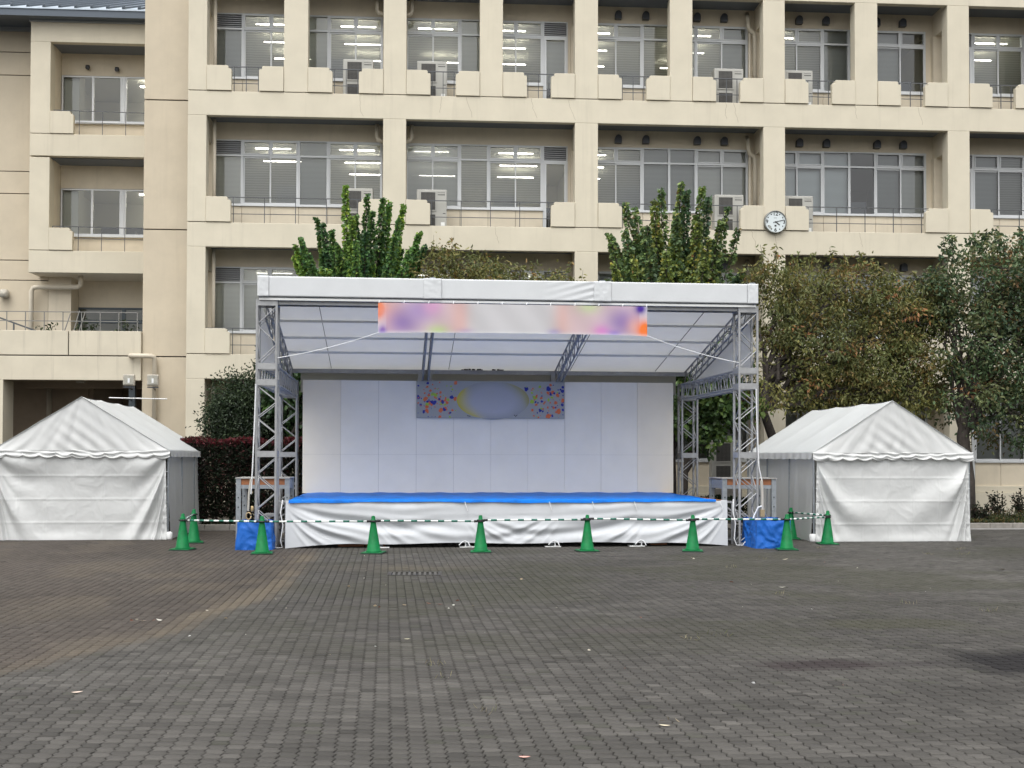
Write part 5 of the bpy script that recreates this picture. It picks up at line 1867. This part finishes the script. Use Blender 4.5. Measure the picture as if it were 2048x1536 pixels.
t1 = empty('upright_tree', (-2.0, 32.2, 0), label='upright bright green tree with spiky shoots rising behind the stage roof', cat='tree')
tips1 = [(-3.72, 32.0, 7.55), (-3.55, 31.9, 7.75), (-3.15, 32.1, 8.3), (-2.95, 31.8, 8.1), (-2.35, 31.7, 9.1), (-2.1, 32.3, 8.45), (-1.78, 32.0, 8.95), (-1.35, 32.0, 8.85), (-1.18, 32.2, 8.8), (-0.78, 32.0, 8.7), (-0.35, 32.0, 7.95),
         (-0.2, 31.9, 7.55), (-2.7, 31.6, 7.9), (-1.6, 31.5, 8.4), (-0.9, 31.6, 8.2), (-1.0, 31.3, 7.7), (-2.15, 31.4, 8.2), (-3.3, 31.5, 7.2), (-0.6, 31.4, 7.4), (-1.75, 31.3, 7.8), (-2.5, 31.2, 7.4)]


def env1():
    a = rng.uniform(0, 6.283)
    rr = rng.uniform(0.2, 1.85)
    return a, rng.uniform(5.6, 8.3) - 0.45 * rr, rr


shoot_tree(t1, (-2.0, 32.2), tips1, 120, env1, 0.098, 175, GREEN, [4, 3, 2.5, 1.6], 0.25, 2.4)

t3 = empty('round_tree', (6.6, 32.2, 0), label='bushy yellow-green tree with upright shoots behind the right end of the stage roof', cat='tree')
tips3 = [(4.85, 32.0, 7.95), (5.3, 32.0, 8.85), (5.55, 31.9, 8.7), (6.3, 32.0, 9.25), (6.05, 31.8, 8.9), (6.86, 32.0, 9.45), (7.0, 31.9, 9.2), (7.45, 32.0, 9.3), (7.6, 31.8, 9.0), (8.15, 32.0, 8.75), (8.45, 32.0, 8.15), (7.9, 31.6, 8.3), (5.2, 31.6, 8.0), (5.8, 31.4, 8.1), (6.6, 31.4, 8.4), (7.2, 31.3, 8.2), (8.5, 31.7, 7.0), (4.9, 31.6, 7.1)]


def env3():
    a = rng.uniform(0, 6.283)
    rr = rng.uniform(0.3, 2.0)
    return a, rng.uniform(5.4, 8.9) - 0.45 * rr, rr


shoot_tree(t3, (6.6, 32.2), tips3, 95, env3, 0.112, 125, [(0.085, 0.140, 0.055), (0.125, 0.180, 0.058), (0.060, 0.100, 0.050), (0.19, 0.215, 0.06), (0.17, 0.12, 0.06)], [4, 3, 2.5, 0.8, 0.2], 0.44, 2.3)


def cloud_tree(root, trunk_pts, rads, ells, nclu, per, leaf, width, pal, wts, sig, droop, cname='crown', shell=0.55, hang=0.0, holes=0.14):
    """Spreading tree: limbs reach into a crown made of many loose leaf clusters, with gaps."""
    tr = MB()
    tr.tube(trunk_pts, rads, 10)
    tr.build('trunk', M['bark'], root, world=True, smooth=True)
    top = np.array(trunk_pts[-1])
    ctr = []
    w = np.array([e[3] * e[4] * e[5] for e in ells])
    for k in rng.choice(len(ells), nclu, p=w / w.sum()):
        e = ells[k]
        d = rng.normal(0, 1, 3)
        d /= np.linalg.norm(d)
        r_ = rng.uniform(0, 1) ** (1 / 3) if rng.random() > shell else rng.uniform(0.82, 1.05)
        ctr.append([e[0] + d[0] * e[3] * r_, e[1] + d[1] * e[4] * r_, e[2] + d[2] * e[5] * r_])
    ctr = np.array(ctr)
    hole = fbm(ctr[:, 0] * 0.95 + 17, ctr[:, 2] * 0.95 + ctr[:, 1] * 0.5 + 5, 3)
    ctr = ctr[hole > np.quantile(hole, holes)]
    br = MB()
    nl = min(len(ells) * 4, 26)
    nodes = []
    for q in range(nl):
        e = ells[q % len(ells)]
        tgt = np.array([e[0] + rng.uniform(-0.6, 0.6) * e[3], e[1] + rng.uniform(-0.6, 0.6) * e[4], e[2] + rng.uniform(-0.2, 0.8) * e[5]])
        st = np.array(trunk_pts[-1 - (q % 2)])
        pts = polyline(st, tgt, 8, 0.10, 0.15)
        br.tube([tuple(p) for p in pts], list(np.linspace(0.07, 0.015, 8)), 6)
        nodes += list(pts[3:])
    nodes = np.array(nodes)
    for c in ctr[:: max(1, len(ctr) // 260)]:
        j = np.argmin(((nodes - c) ** 2).sum(1))
        pts = polyline(nodes[j], c, 4, 0.04)
        br.tube([tuple(p) for p in pts], [0.014, 0.010, 0.007, 0.004], 4)
    br.build('branches', M['bark'], root, world=True)
    P = np.repeat(ctr, per, axis=0)
    n = len(P)
    lc = rng.normal(0, 1, (n, 3)) * np.array([sig, sig, sig * 0.8])
    P = P + lc
    P[:, 2] -= hang * np.abs(rng.normal(0, 1, n))
    D = lc * 2.2 + rng.normal(0, 0.5, (n, 3)) + np.array([0, 0, -droop])
    cc = tints(len(ctr), pal, wts, 0.12)
    cols = np.repeat(cc, per, axis=0) * 0.72 + tints(n, pal, wts, 0.2) * 0.28
    ph = fbm(P[:, 0] * 1.1 + 3, P[:, 2] * 1.1 + 10, 3)
    cols *= (0.7 + 0.6 * ph)[:, None]
    link(cname, leaf_mesh(cname, P, D, leaf, width, np.clip(cols, 0.004, 0.6)), root, True)


CHERRY = [(0.145, 0.155, 0.048), (0.190, 0.180, 0.052), (0.095, 0.118, 0.042), (0.23, 0.150, 0.050), (0.34, 0.13, 0.05)]
CW = [4, 3.2, 4, 1.1, 0.2]
t2 = empty('small_cherry_tree', (1.6, 32.4, 0), label='small brownish tree peeking over the middle of the stage roof', cat='tree', group='brown-leaved cherry trees')
cloud_tree(t2, [(1.6, 32.4, 0), (1.62, 32.4, 1.2), (1.6, 32.4, 2.4)], [0.15, 0.12, 0.10],
           [(0.3, 32.0, 6.35, 0.95, 0.9, 1.05), (1.2, 32.0, 6.3, 0.9, 0.9, 0.95), (2.1, 32.2, 6.3, 1.0, 0.9, 0.75), (3.2, 32.2, 6.15, 0.95, 0.8, 0.75), (1.7, 32.2, 4.8, 2.0, 1.0, 1.0)], 720, 24, 0.12, 0.38, CHERRY, CW, 0.15, 0.5)
# thin leafy sprigs rising above the crowns


def sprigs(root, y, lst, leaf, width, pal, wts, nleaf=26, lean=0.1):
    sprig = MB()
    SPP, SPD = [], []
    for (x, z0, z1) in lst:
        pts = polyline((x - rng.uniform(-lean, lean), y + rng.uniform(-0.3, 0.3), z0), (x + 0.03, y + rng.uniform(-0.3, 0.3), z1), 6, 0.03)
        sprig.tube([tuple(p) for p in pts], list(np.linspace(0.012, 0.004, 6)), 4)
        n = nleaf
        tt = rng.uniform(0.1, 1, n)
        c = np.stack([np.interp(tt, np.linspace(0, 1, 6), pts[:, k]) for k in range(3)], 1)
        SPP.append(c + rng.normal(0, 0.05, (n, 3)))
        SPD.append(rng.normal(0, 0.6, (n, 3)) + np.array([0, 0, -0.5]))
    sprig.build('twigs', M['bark'], root, world=True, kind='stuff')
    SPP, SPD = np.vstack(SPP), np.vstack(SPD)
    link('sprig_leaves', leaf_mesh('sprig_leaves', SPP, SPD, leaf, width, tints(len(SPP), pal, wts)), root, True)


sprigs(t2, 31.9, [(0.0, 6.3, 7.85), (0.25, 6.4, 7.6), (1.05, 6.3, 7.55), (1.35, 6.2, 7.45), (0.7, 6.5, 7.3), (2.2, 6.1, 7.0), (2.75, 6.0, 7.25), (3.2, 5.9, 6.9), (3.75, 5.8, 7.2), (4.05, 5.7, 6.9), (0.5, 6.6, 7.7), (1.7, 6.4, 7.3), (2.45, 6.3, 7.15)], 0.14, 0.38, CHERRY, CW, 42)

t4 = empty('cherry_tree', (9.75, 31.6, 0), label='wide olive and brown leaved tree with a leaning trunk behind the right tent', cat='tree', group='brown-leaved cherry trees')
cloud_tree(t4, [(9.9, 31.6, 0), (9.7, 31.55, 1.3), (9.3, 31.4, 2.2), (8.95, 31.3, 3.1), (9.0, 31.2, 3.9)], [0.19, 0.16, 0.13, 0.11, 0.08],
           [(9.2, 31.2, 5.9, 0.95, 1.0, 1.15), (10.3, 31.2, 6.2, 1.1, 1.1, 0.95), (11.4, 31.2, 6.1, 1.2, 1.1, 0.95), (12.4, 31.2, 5.6, 1.1, 1.1, 0.95), (9.2, 31.0, 4.6, 0.9, 1.0, 0.9), (10.6, 31.0, 4.8, 1.3, 1.1, 1.0), (12.0, 31.0, 4.5, 1.3, 1.1, 1.0), (13.2, 31.0, 4.9, 0.9, 1.0, 1.0), (11.0, 31.2, 3.7, 1.8, 1.1, 0.75), (9.0, 31.0, 3.6, 0.8, 0.9, 0.6), (13.3, 31.2, 6.0, 0.8, 0.9, 0.8), (12.9, 31.0, 3.6, 1.0, 0.9, 0.7)],
           1150, 30, 0.125, 0.36, CHERRY, CW, 0.15, 0.65, shell=0.5)
t5 = empty('dark_tree', (14.3, 30.6, 0), label='tall dark green and rust tree with thick trunk beside the right tent', cat='tree')
cloud_tree(t5, [(14.3, 30.6, 0), (14.32, 30.6, 1.2), (14.2, 30.6, 2.4), (14.35, 30.6, 3.4)], [0.24, 0.19, 0.16, 0.12],
           [(15.0, 30.6, 6.7, 1.2, 1.1, 1.0), (14.2, 30.6, 6.2, 0.9, 1.0, 1.1), (16.2, 30.6, 6.3, 1.4, 1.2, 1.3), (14.6, 30.5, 4.9, 1.2, 1.1, 1.1), (16.0, 30.5, 4.6, 1.4, 1.2, 1.3), (14.3, 30.4, 3.4, 0.9, 1.0, 0.9), (15.6, 30.5, 2.9, 1.3, 1.1, 0.8), (17.2, 30.6, 5.0, 1.4, 1.2, 1.8), (13.5, 30.8, 5.6, 0.7, 0.8, 1.0)],
           900, 30, 0.12, 0.50, [(0.075, 0.125, 0.052), (0.125, 0.14, 0.055), (0.052, 0.09, 0.048), (0.20, 0.13, 0.055), (0.32, 0.13, 0.06)], [4, 3.4, 3, 0.9, 0.2], 0.17, 0.4, holes=0.08)
sprigs(t4, 31.0, [(8.4, 6.3, 7.0), (8.7, 6.6, 7.5), (9.2, 6.7, 7.55), (8.95, 6.6, 7.2), (9.7, 6.7, 7.1), (10.2, 6.9, 7.3), (10.6, 6.9, 7.45), (11.1, 6.8, 7.25), (11.5, 6.9, 7.4), (11.9, 6.7, 7.2), (12.4, 6.4, 6.9), (12.9, 6.2, 6.8), (13.3, 5.8, 6.6), (13.6, 5.6, 6.4), (8.2, 5.6, 6.5)], 0.15, 0.36, CHERRY, CW, 34, 0.25)
sprigs(t5, 30.5, [(13.6, 6.9, 7.7), (13.9, 7.2, 7.85), (14.4, 7.4, 7.75), (14.8, 7.5, 7.9), (15.2, 7.5, 8.05), (15.6, 7.4, 7.9), (13.4, 6.2, 7.0), (16.0, 7.4, 8.0)], 0.14, 0.5, [(0.075, 0.125, 0.052), (0.125, 0.14, 0.055), (0.052, 0.09, 0.048)], [3, 2, 2], 44, 0.2)
# lower skirts of leaves that hang behind the right tower
t6 = empty('low_green_tree', (6.75, 31.2, 0), label='green broad-leaved foliage hanging behind the right stage tower', cat='tree')
cloud_tree(t6, [(6.75, 31.2, 0), (6.8, 31.2, 1.4), (7.1, 31.2, 2.7)], [0.10, 0.08, 0.06],
           [(7.1, 31.1, 3.4, 0.8, 0.7, 0.9), (8.1, 31.1, 3.5, 0.8, 0.7, 0.8), (7.5, 31.1, 4.5, 1.2, 0.8, 0.8), (7.3, 31.0, 2.6, 0.45, 0.5, 0.5)], 260, 20, 0.15, 0.8,
           [(0.06, 0.115, 0.03), (0.10, 0.155, 0.032), (0.04, 0.075, 0.028)], [3, 2, 2], 0.15, 0.5)
t7 = empty('dark_bush', (-4.9, 31.9, 0), label='dark small-leaved bush rising between the hedge and the left stage tower', cat='bush')
cloud_tree(t7, [(-4.9, 31.9, 0), (-4.9, 31.9, 0.8), (-4.88, 31.9, 1.8)], [0.10, 0.08, 0.06],
           [(-5.1, 31.7, 2.7, 0.85, 0.7, 0.95), (-4.4, 31.8, 3.2, 0.9, 0.8, 1.0), (-4.6, 31.6, 2.2, 1.2, 0.7, 0.9), (-4.35, 31.8, 4.0, 0.4, 0.4, 0.55), (-5.3, 31.7, 3.4, 0.55, 0.4, 0.6), (-5.5, 31.7, 2.5, 0.6, 0.5, 0.8)], 950, 26, 0.085, 0.48,
           [(0.030, 0.050, 0.024), (0.050, 0.075, 0.030), (0.022, 0.034, 0.020)], [4, 2.2, 2.5], 0.13, 0.2, holes=0.0)
# the same kind of leaves low behind the left tower
t8 = empty('low_leafy_tree', (-3.3, 31.0, 0), label='broad green leaves showing through the left stage tower', cat='tree')
cloud_tree(t8, [(-3.3, 31.0, 0), (-3.3, 31.0, 1.2), (-3.2, 31.0, 2.2)], [0.08, 0.07, 0.05],
           [(-3.6, 30.95, 3.2, 0.6, 0.5, 0.9), (-3.0, 31.0, 4.0, 0.8, 0.6, 0.9), (-3.3, 30.95, 2.4, 0.6, 0.5, 0.6)], 200, 20, 0.13, 0.8,
           [(0.03, 0.075, 0.02), (0.055, 0.11, 0.022), (0.02, 0.045, 0.018)], [3, 2, 2.5], 0.15, 0.5)


def hedge(root, x0, x1, y0, y1, z0, z1, n, leaf, pal, wts, top=None):
    P = np.stack([rng.uniform(x0, x1, n), rng.uniform(y0, y1, n), rng.uniform(z0, z1, n)], 1)
    f_ = rng.random(n)
    P[f_ < 0.5, 1] = y0 + np.abs(rng.normal(0, 0.07, (f_ < 0.5).sum()))
    k = (f_ > 0.5) & (f_ < 0.72)
    P[k, 2] = z1 - np.abs(rng.normal(0, 0.06, k.sum()))
    P[:, 2] += 0.04 * np.sin(P[:, 0] * 5) * (P[:, 2] > z1 - 0.3)
    D = rng.normal(0, 0.6, (n, 3)) + np.array([0, -0.5, 0.3])
    cols = tints(n, pal, wts)
    if top is not None:
        m = (P[:, 2] > z1 - 0.10) & (rng.random(n) < 0.75)
        cols[m] = tints(m.sum(), top, [1] * len(top))
        P[m, 2] += rng.uniform(0, 0.10, m.sum())
    link('foliage', leaf_mesh('foliage', P, D, leaf, 0.45, cols), root, True)
    st = MB()
    x = x0 + 0.2
    while x < x1:
        st.tube([(x, (y0 + y1) / 2, 0), (x + rng.uniform(-0.05, 0.05), (y0 + y1) / 2, z0 + 0.2), (x + rng.uniform(-0.15, 0.15), (y0 + y1) / 2, z1 - 0.2)], [0.028, 0.022, 0.008], 5)
        x += 0.35
    st.build('stems', M['bark'], root, world=True)


h1 = empty('red_top_hedge', (-4.9, 30.4, 0), label='tall dark hedge with red new leaves along its top behind the left tent', cat='hedge')
hedge(h1, -7.4, -2.4, 30.0, 30.8, 0.26, 2.14, 34000, 0.10, [(0.022, 0.028, 0.018), (0.045, 0.032, 0.026), (0.024, 0.040, 0.020), (0.08, 0.030, 0.028)], [4, 2.5, 2.5, 0.8], top=[(0.16, 0.028, 0.035), (0.10, 0.022, 0.028), (0.05, 0.03, 0.02)])
h2 = empty('low_hedge', (9.3, 32.0, 0), label='low clipped dark green hedge behind the platform near the right tent', cat='hedge')
hedge(h2, 5.0, 11.5, 31.6, 32.3, 0.12, 0.72, 13000, 0.07, [(0.018, 0.034, 0.014), (0.034, 0.052, 0.018), (0.012, 0.02, 0.012)], [3, 2, 2])
h3 = empty('low_hedge', (-9.5, 31.2, 0), label='low dark hedge in front of the passage behind the left tent', cat='hedge')
hedge(h3, -12.5, -7.6, 30.6, 31.2, 0.1, 0.7, 3000, 0.07, [(0.018, 0.03, 0.014), (0.03, 0.045, 0.018)], [3, 2])


def shrub(x, y, h, lab, group=None):
    t = empty('shrub', (x, y, 0.07), label=lab, cat='shrub', group=group)
    st = MB()
    P, D = [], []
    for k in range(9):
        a = rng.uniform(0, 6.28)
        tip = np.array([0.30 * math.cos(a) * rng.uniform(0.3, 1), 0.3 * math.sin(a) * rng.uniform(0.3, 1), h * rng.uniform(0.6, 1.0)])
        pts = polyline((0, 0, 0), tip, 5, 0.03)
        st.tube([tuple(p) for p in pts], [0.012, 0.01, 0.008, 0.006, 0.004], 4)
        n = 30
        tt = rng.uniform(0.3, 1, n)
        c = np.stack([np.interp(tt, np.linspace(0, 1, 5), pts[:, q]) for q in range(3)], 1)
        P.append(c + rng.normal(0, 0.05, (n, 3)))
        D.append(rng.normal(0, 0.7, (n, 3)))
    st.build('stems', M['bark'], t)
    P, D = np.vstack(P), np.vstack(D)
    link('foliage', leaf_mesh('foliage', P, D, 0.085, 0.5, tints(len(P), [(0.025, 0.035, 0.02), (0.045, 0.05, 0.03), (0.06, 0.035, 0.025)], [3, 2, 0.8])), t)


shrub(15.65, 31.6, 0.85, 'small dark shrub against the base wall right of the thick trunk', 'shrubs by the base wall')
shrub(16.4, 31.8, 0.9, 'small dark shrub against the base wall at the right edge', 'shrubs by the base wall')
shrub(14.55, 30.35, 0.55, 'little leafy sucker growing at the foot of the thick trunk')
# terrace plants
for k, (x, h, lab) in enumerate(((-12.0, 0.7, 'potted plant behind the terrace railing, the one farthest from the stair tower'), (-10.75, 0.95, 'tallest potted plant behind the terrace railing'), (-9.6, 0.85, 'potted plant behind the terrace railing nearest the stair tower'))):
    t = empty('terrace_plant', (x, 37.6, 4.82), label=lab, cat='plant', group='plants behind the terrace railing')
    MB().lathe([(0.14, 0), (0.18, 0.3), (0.19, 0.32), (0.16, 0.32)], 14).build('pot', M['kerb'], t, smooth=True)
    st = MB()
    P = []
    for q in range(6):
        tip = np.array([rng.uniform(-0.3, 0.3), rng.uniform(-0.2, 0.2), 0.4 + h * rng.uniform(0.6, 1)])
        pts = polyline((0, 0, 0.3), tip, 5, 0.03)
        st.tube([tuple(p) for p in pts], 0.008, 4)
        c = pts[rng.integers(1, 5, 26)]
        P.append(c + rng.normal(0, 0.06, (26, 3)))
    st.build('stems', M['bark'], t)
    P = np.vstack(P)
    link('foliage', leaf_mesh('foliage', P, rng.normal(0, 1, P.shape), 0.12, 0.45, tints(len(P), [(0.03, 0.05, 0.02), (0.05, 0.07, 0.03)], [1, 1])), t)
lb = empty('leaning_poles', (-11.3, 37.2, 4.85), label='pale poles leaning together behind the terrace railing', cat='poles')
for (x0, x1) in ((-0.35, 0.05), (0.0, 0.32), (0.12, 0.5)):
    MB().tube([(x0, 0, 0), (x1, 0.2, 1.5 - 0.25 * abs(x0))], 0.018, 6).build('pole', M['rail_light'], lb)

# ground cover and weeds
n = 14000
P = np.stack([rng.uniform(12.4, 22, n), 29.66 + np.abs(rng.normal(0, 1.0, n)), rng.uniform(0.07, 0.10, n)], 1)
P[:, 2] += 0.10 * fbm(P[:, 0] * 2, P[:, 1] * 2, 3) + np.clip((P[:, 1] - 30.2) * 0.12, 0, 0.22)
D = rng.normal(0, 0.5, (n, 3)) + np.array([0, -0.2, 0.8])
gc = link('ground_cover', leaf_mesh('ground_cover', P, D, 0.075, 0.4, tints(n, [(0.05, 0.07, 0.022), (0.085, 0.09, 0.03), (0.12, 0.085, 0.035), (0.03, 0.045, 0.02), (0.2, 0.11, 0.04)], [3, 3, 1.5, 3, 0.4])), None, label='low mixed green and dry ground cover along the kerb', cat='ground cover', kind='stuff')
n = 5000
P = np.stack([rng.uniform(-9, 12, n), rng.uniform(29.62, 31.5, n), np.full(n, 0.075)], 1)
link('undergrowth', leaf_mesh('undergrowth', P, rng.normal(0, 0.6, (n, 3)) + np.array([0, 0, 0.6]), 0.08, 0.4, tints(n, [(0.03, 0.05, 0.02), (0.07, 0.06, 0.03)], [3, 1.5])), None, label='thin undergrowth in the planting bed behind the stage', cat='undergrowth', kind='stuff')
P, D = [], []
for (x, y, k) in [(1.66, 7.95, 5), (0.37, 8.35, 9), (2.6, 11.6, 12), (2.9, 11.8, 8), (0.05, 10.2, 11), (0.1, 9.6, 7), (9.3, 21.5, 14), (10.4, 22.6, 16), (10.0, 21.5, 12), (5.9, 20.6, 10), (4.6, 15.2, 10), (5.9, 14.2, 14), (6.5, 13.4, 16), (4.9, 19.0, 8), (7.7, 23.0, 14)]:
    c = np.array([x, y, 0.0]) + np.stack([rng.normal(0, 0.06, k), rng.normal(0, 0.06, k), np.zeros(k)], 1)
    P.append(c)
    D.append(rng.normal(0, 0.5, (k, 3)) + np.array([0, 0, 0.55]))
P, D = np.vstack(P), np.vstack(D)
link('joint_weeds', leaf_mesh('joint_weeds', P, D, 0.06, 0.10, tints(len(P), [(0.20, 0.18, 0.11), (0.13, 0.14, 0.065), (0.24, 0.20, 0.14)], [2, 1, 1.5])), None, label='dry wisps of grass growing out of the paving joints', cat='weeds', kind='stuff')

# fallen leaves: the large ones singly, the specks together
big = [(-2.68, 9.17, 0.085, (0.62, 0.50, 0.42), 'large pale curled leaf alone on the grey paving toward the left corner'),
       (1.56, 7.81, 0.075, (0.50, 0.45, 0.33), 'pale oval leaf on the grey paving toward the right of the foreground'),
       (0.56, 7.04, 0.075, (0.62, 0.32, 0.27), 'pinkish leaf lying at the very front of the paving'),
       (-0.233, 11.66, 0.07, (0.52, 0.48, 0.34), 'pale yellow leaf in the middle of the paving before the stage'),
       (9.2, 18.43, 0.13, (0.50, 0.46, 0.30), 'yellowish leaf on the paving in front of the right tent'),
       (6.23, 20.41, 0.12, (0.55, 0.50, 0.38), 'pale leaf just before the cone by the right blue block'),
       (4.85, 16.02, 0.10, (0.62, 0.60, 0.52), 'whitish torn leaf on the mossy paving right of centre'),
       (0.10, 14.39, 0.09, (0.40, 0.18, 0.15), 'reddish leaf in the litter line below the drain grate'),
       (-3.14, 13.1, 0.09, (0.62, 0.52, 0.40), 'biggest pale scrap in the small heap on the reddish paving')]


def dry_leaf(size, col):
    mb = MB()
    w = size * 0.33
    pts = [(-size, 0), (-size * 0.5, w * 0.8), (0, w), (size * 0.6, w * 0.7), (size, 0), (size * 0.5, -w * 0.8), (0, -w), (-size * 0.6, -w * 0.7)]
    vs = [(0, 0, 0.004)] + [(x, y, 0.004 + 0.12 * size * abs(y / w) ** 1.5 + 0.2 * size * (x / size) ** 2) for x, y in pts]
    me = bpy.data.meshes.new('fallen_leaf')
    me.from_pydata(vs, [], [(0, i + 1, (i + 1) % 8 + 1) for i in range(8)])
    at = me.attributes.new('tone', 'FLOAT_COLOR', 'POINT')
    at.data.foreach_set('color', np.array([c4(col)] * 9, np.float32).ravel())
    me.materials.append(M['litter'])
    return me


for x, y, s_, c, lab in big:
    o = link('fallen_leaf', dry_leaf(s_ * 0.55, c), None, label=lab, cat='leaf', group='fallen leaves on the paving')
    o.location = (x, y, 0.003)
    o.rotation_euler = (rng.uniform(-0.1, 0.1), rng.uniform(-0.1, 0.1), rng.uniform(-0.6, 0.6))
P = [(-3.26, 13.25), (-3.3, 13.2), (-3.05, 13.15), (-2.95, 13.2), (-2.6, 14.0), (-2.3, 13.3), (0.0, 14.5), (0.25, 14.35), (-0.3, 14.4), (-0.7, 14.3), (0.35, 14.8), (0.5, 14.3), (1.34, 17.3), (2.37, 13.15), (1.5, 14.0), (4.54, 16.5), (4.3, 16.8), (4.68, 20.7), (-1.12, 16.4), (-1.0, 17.5), (-0.64, 14.2)]
pts = np.array([(x, y, 0.006) for x, y in P] + [(x, y, 0.006) for x, y in zip(rng.uniform(-3, 8, 45), rng.uniform(8, 22, 45))])
n = len(pts)
D = np.stack([rng.normal(0, 1, n), rng.normal(0, 1, n), rng.uniform(0, 0.12, n)], 1)
szs = np.concatenate([np.full(len(P), 0.06), rng.uniform(0.012, 0.04, n - len(P))])
link('leaf_litter', leaf_mesh('leaf_litter', pts, D, szs, 0.5, tints(n, [(0.5, 0.46, 0.38), (0.38, 0.30, 0.2), (0.16, 0.08, 0.06), (0.6, 0.58, 0.52)], [3, 2, 1.5, 2])), None, label='small pale leaf scraps scattered over the paving', cat='leaf litter', kind='stuff')
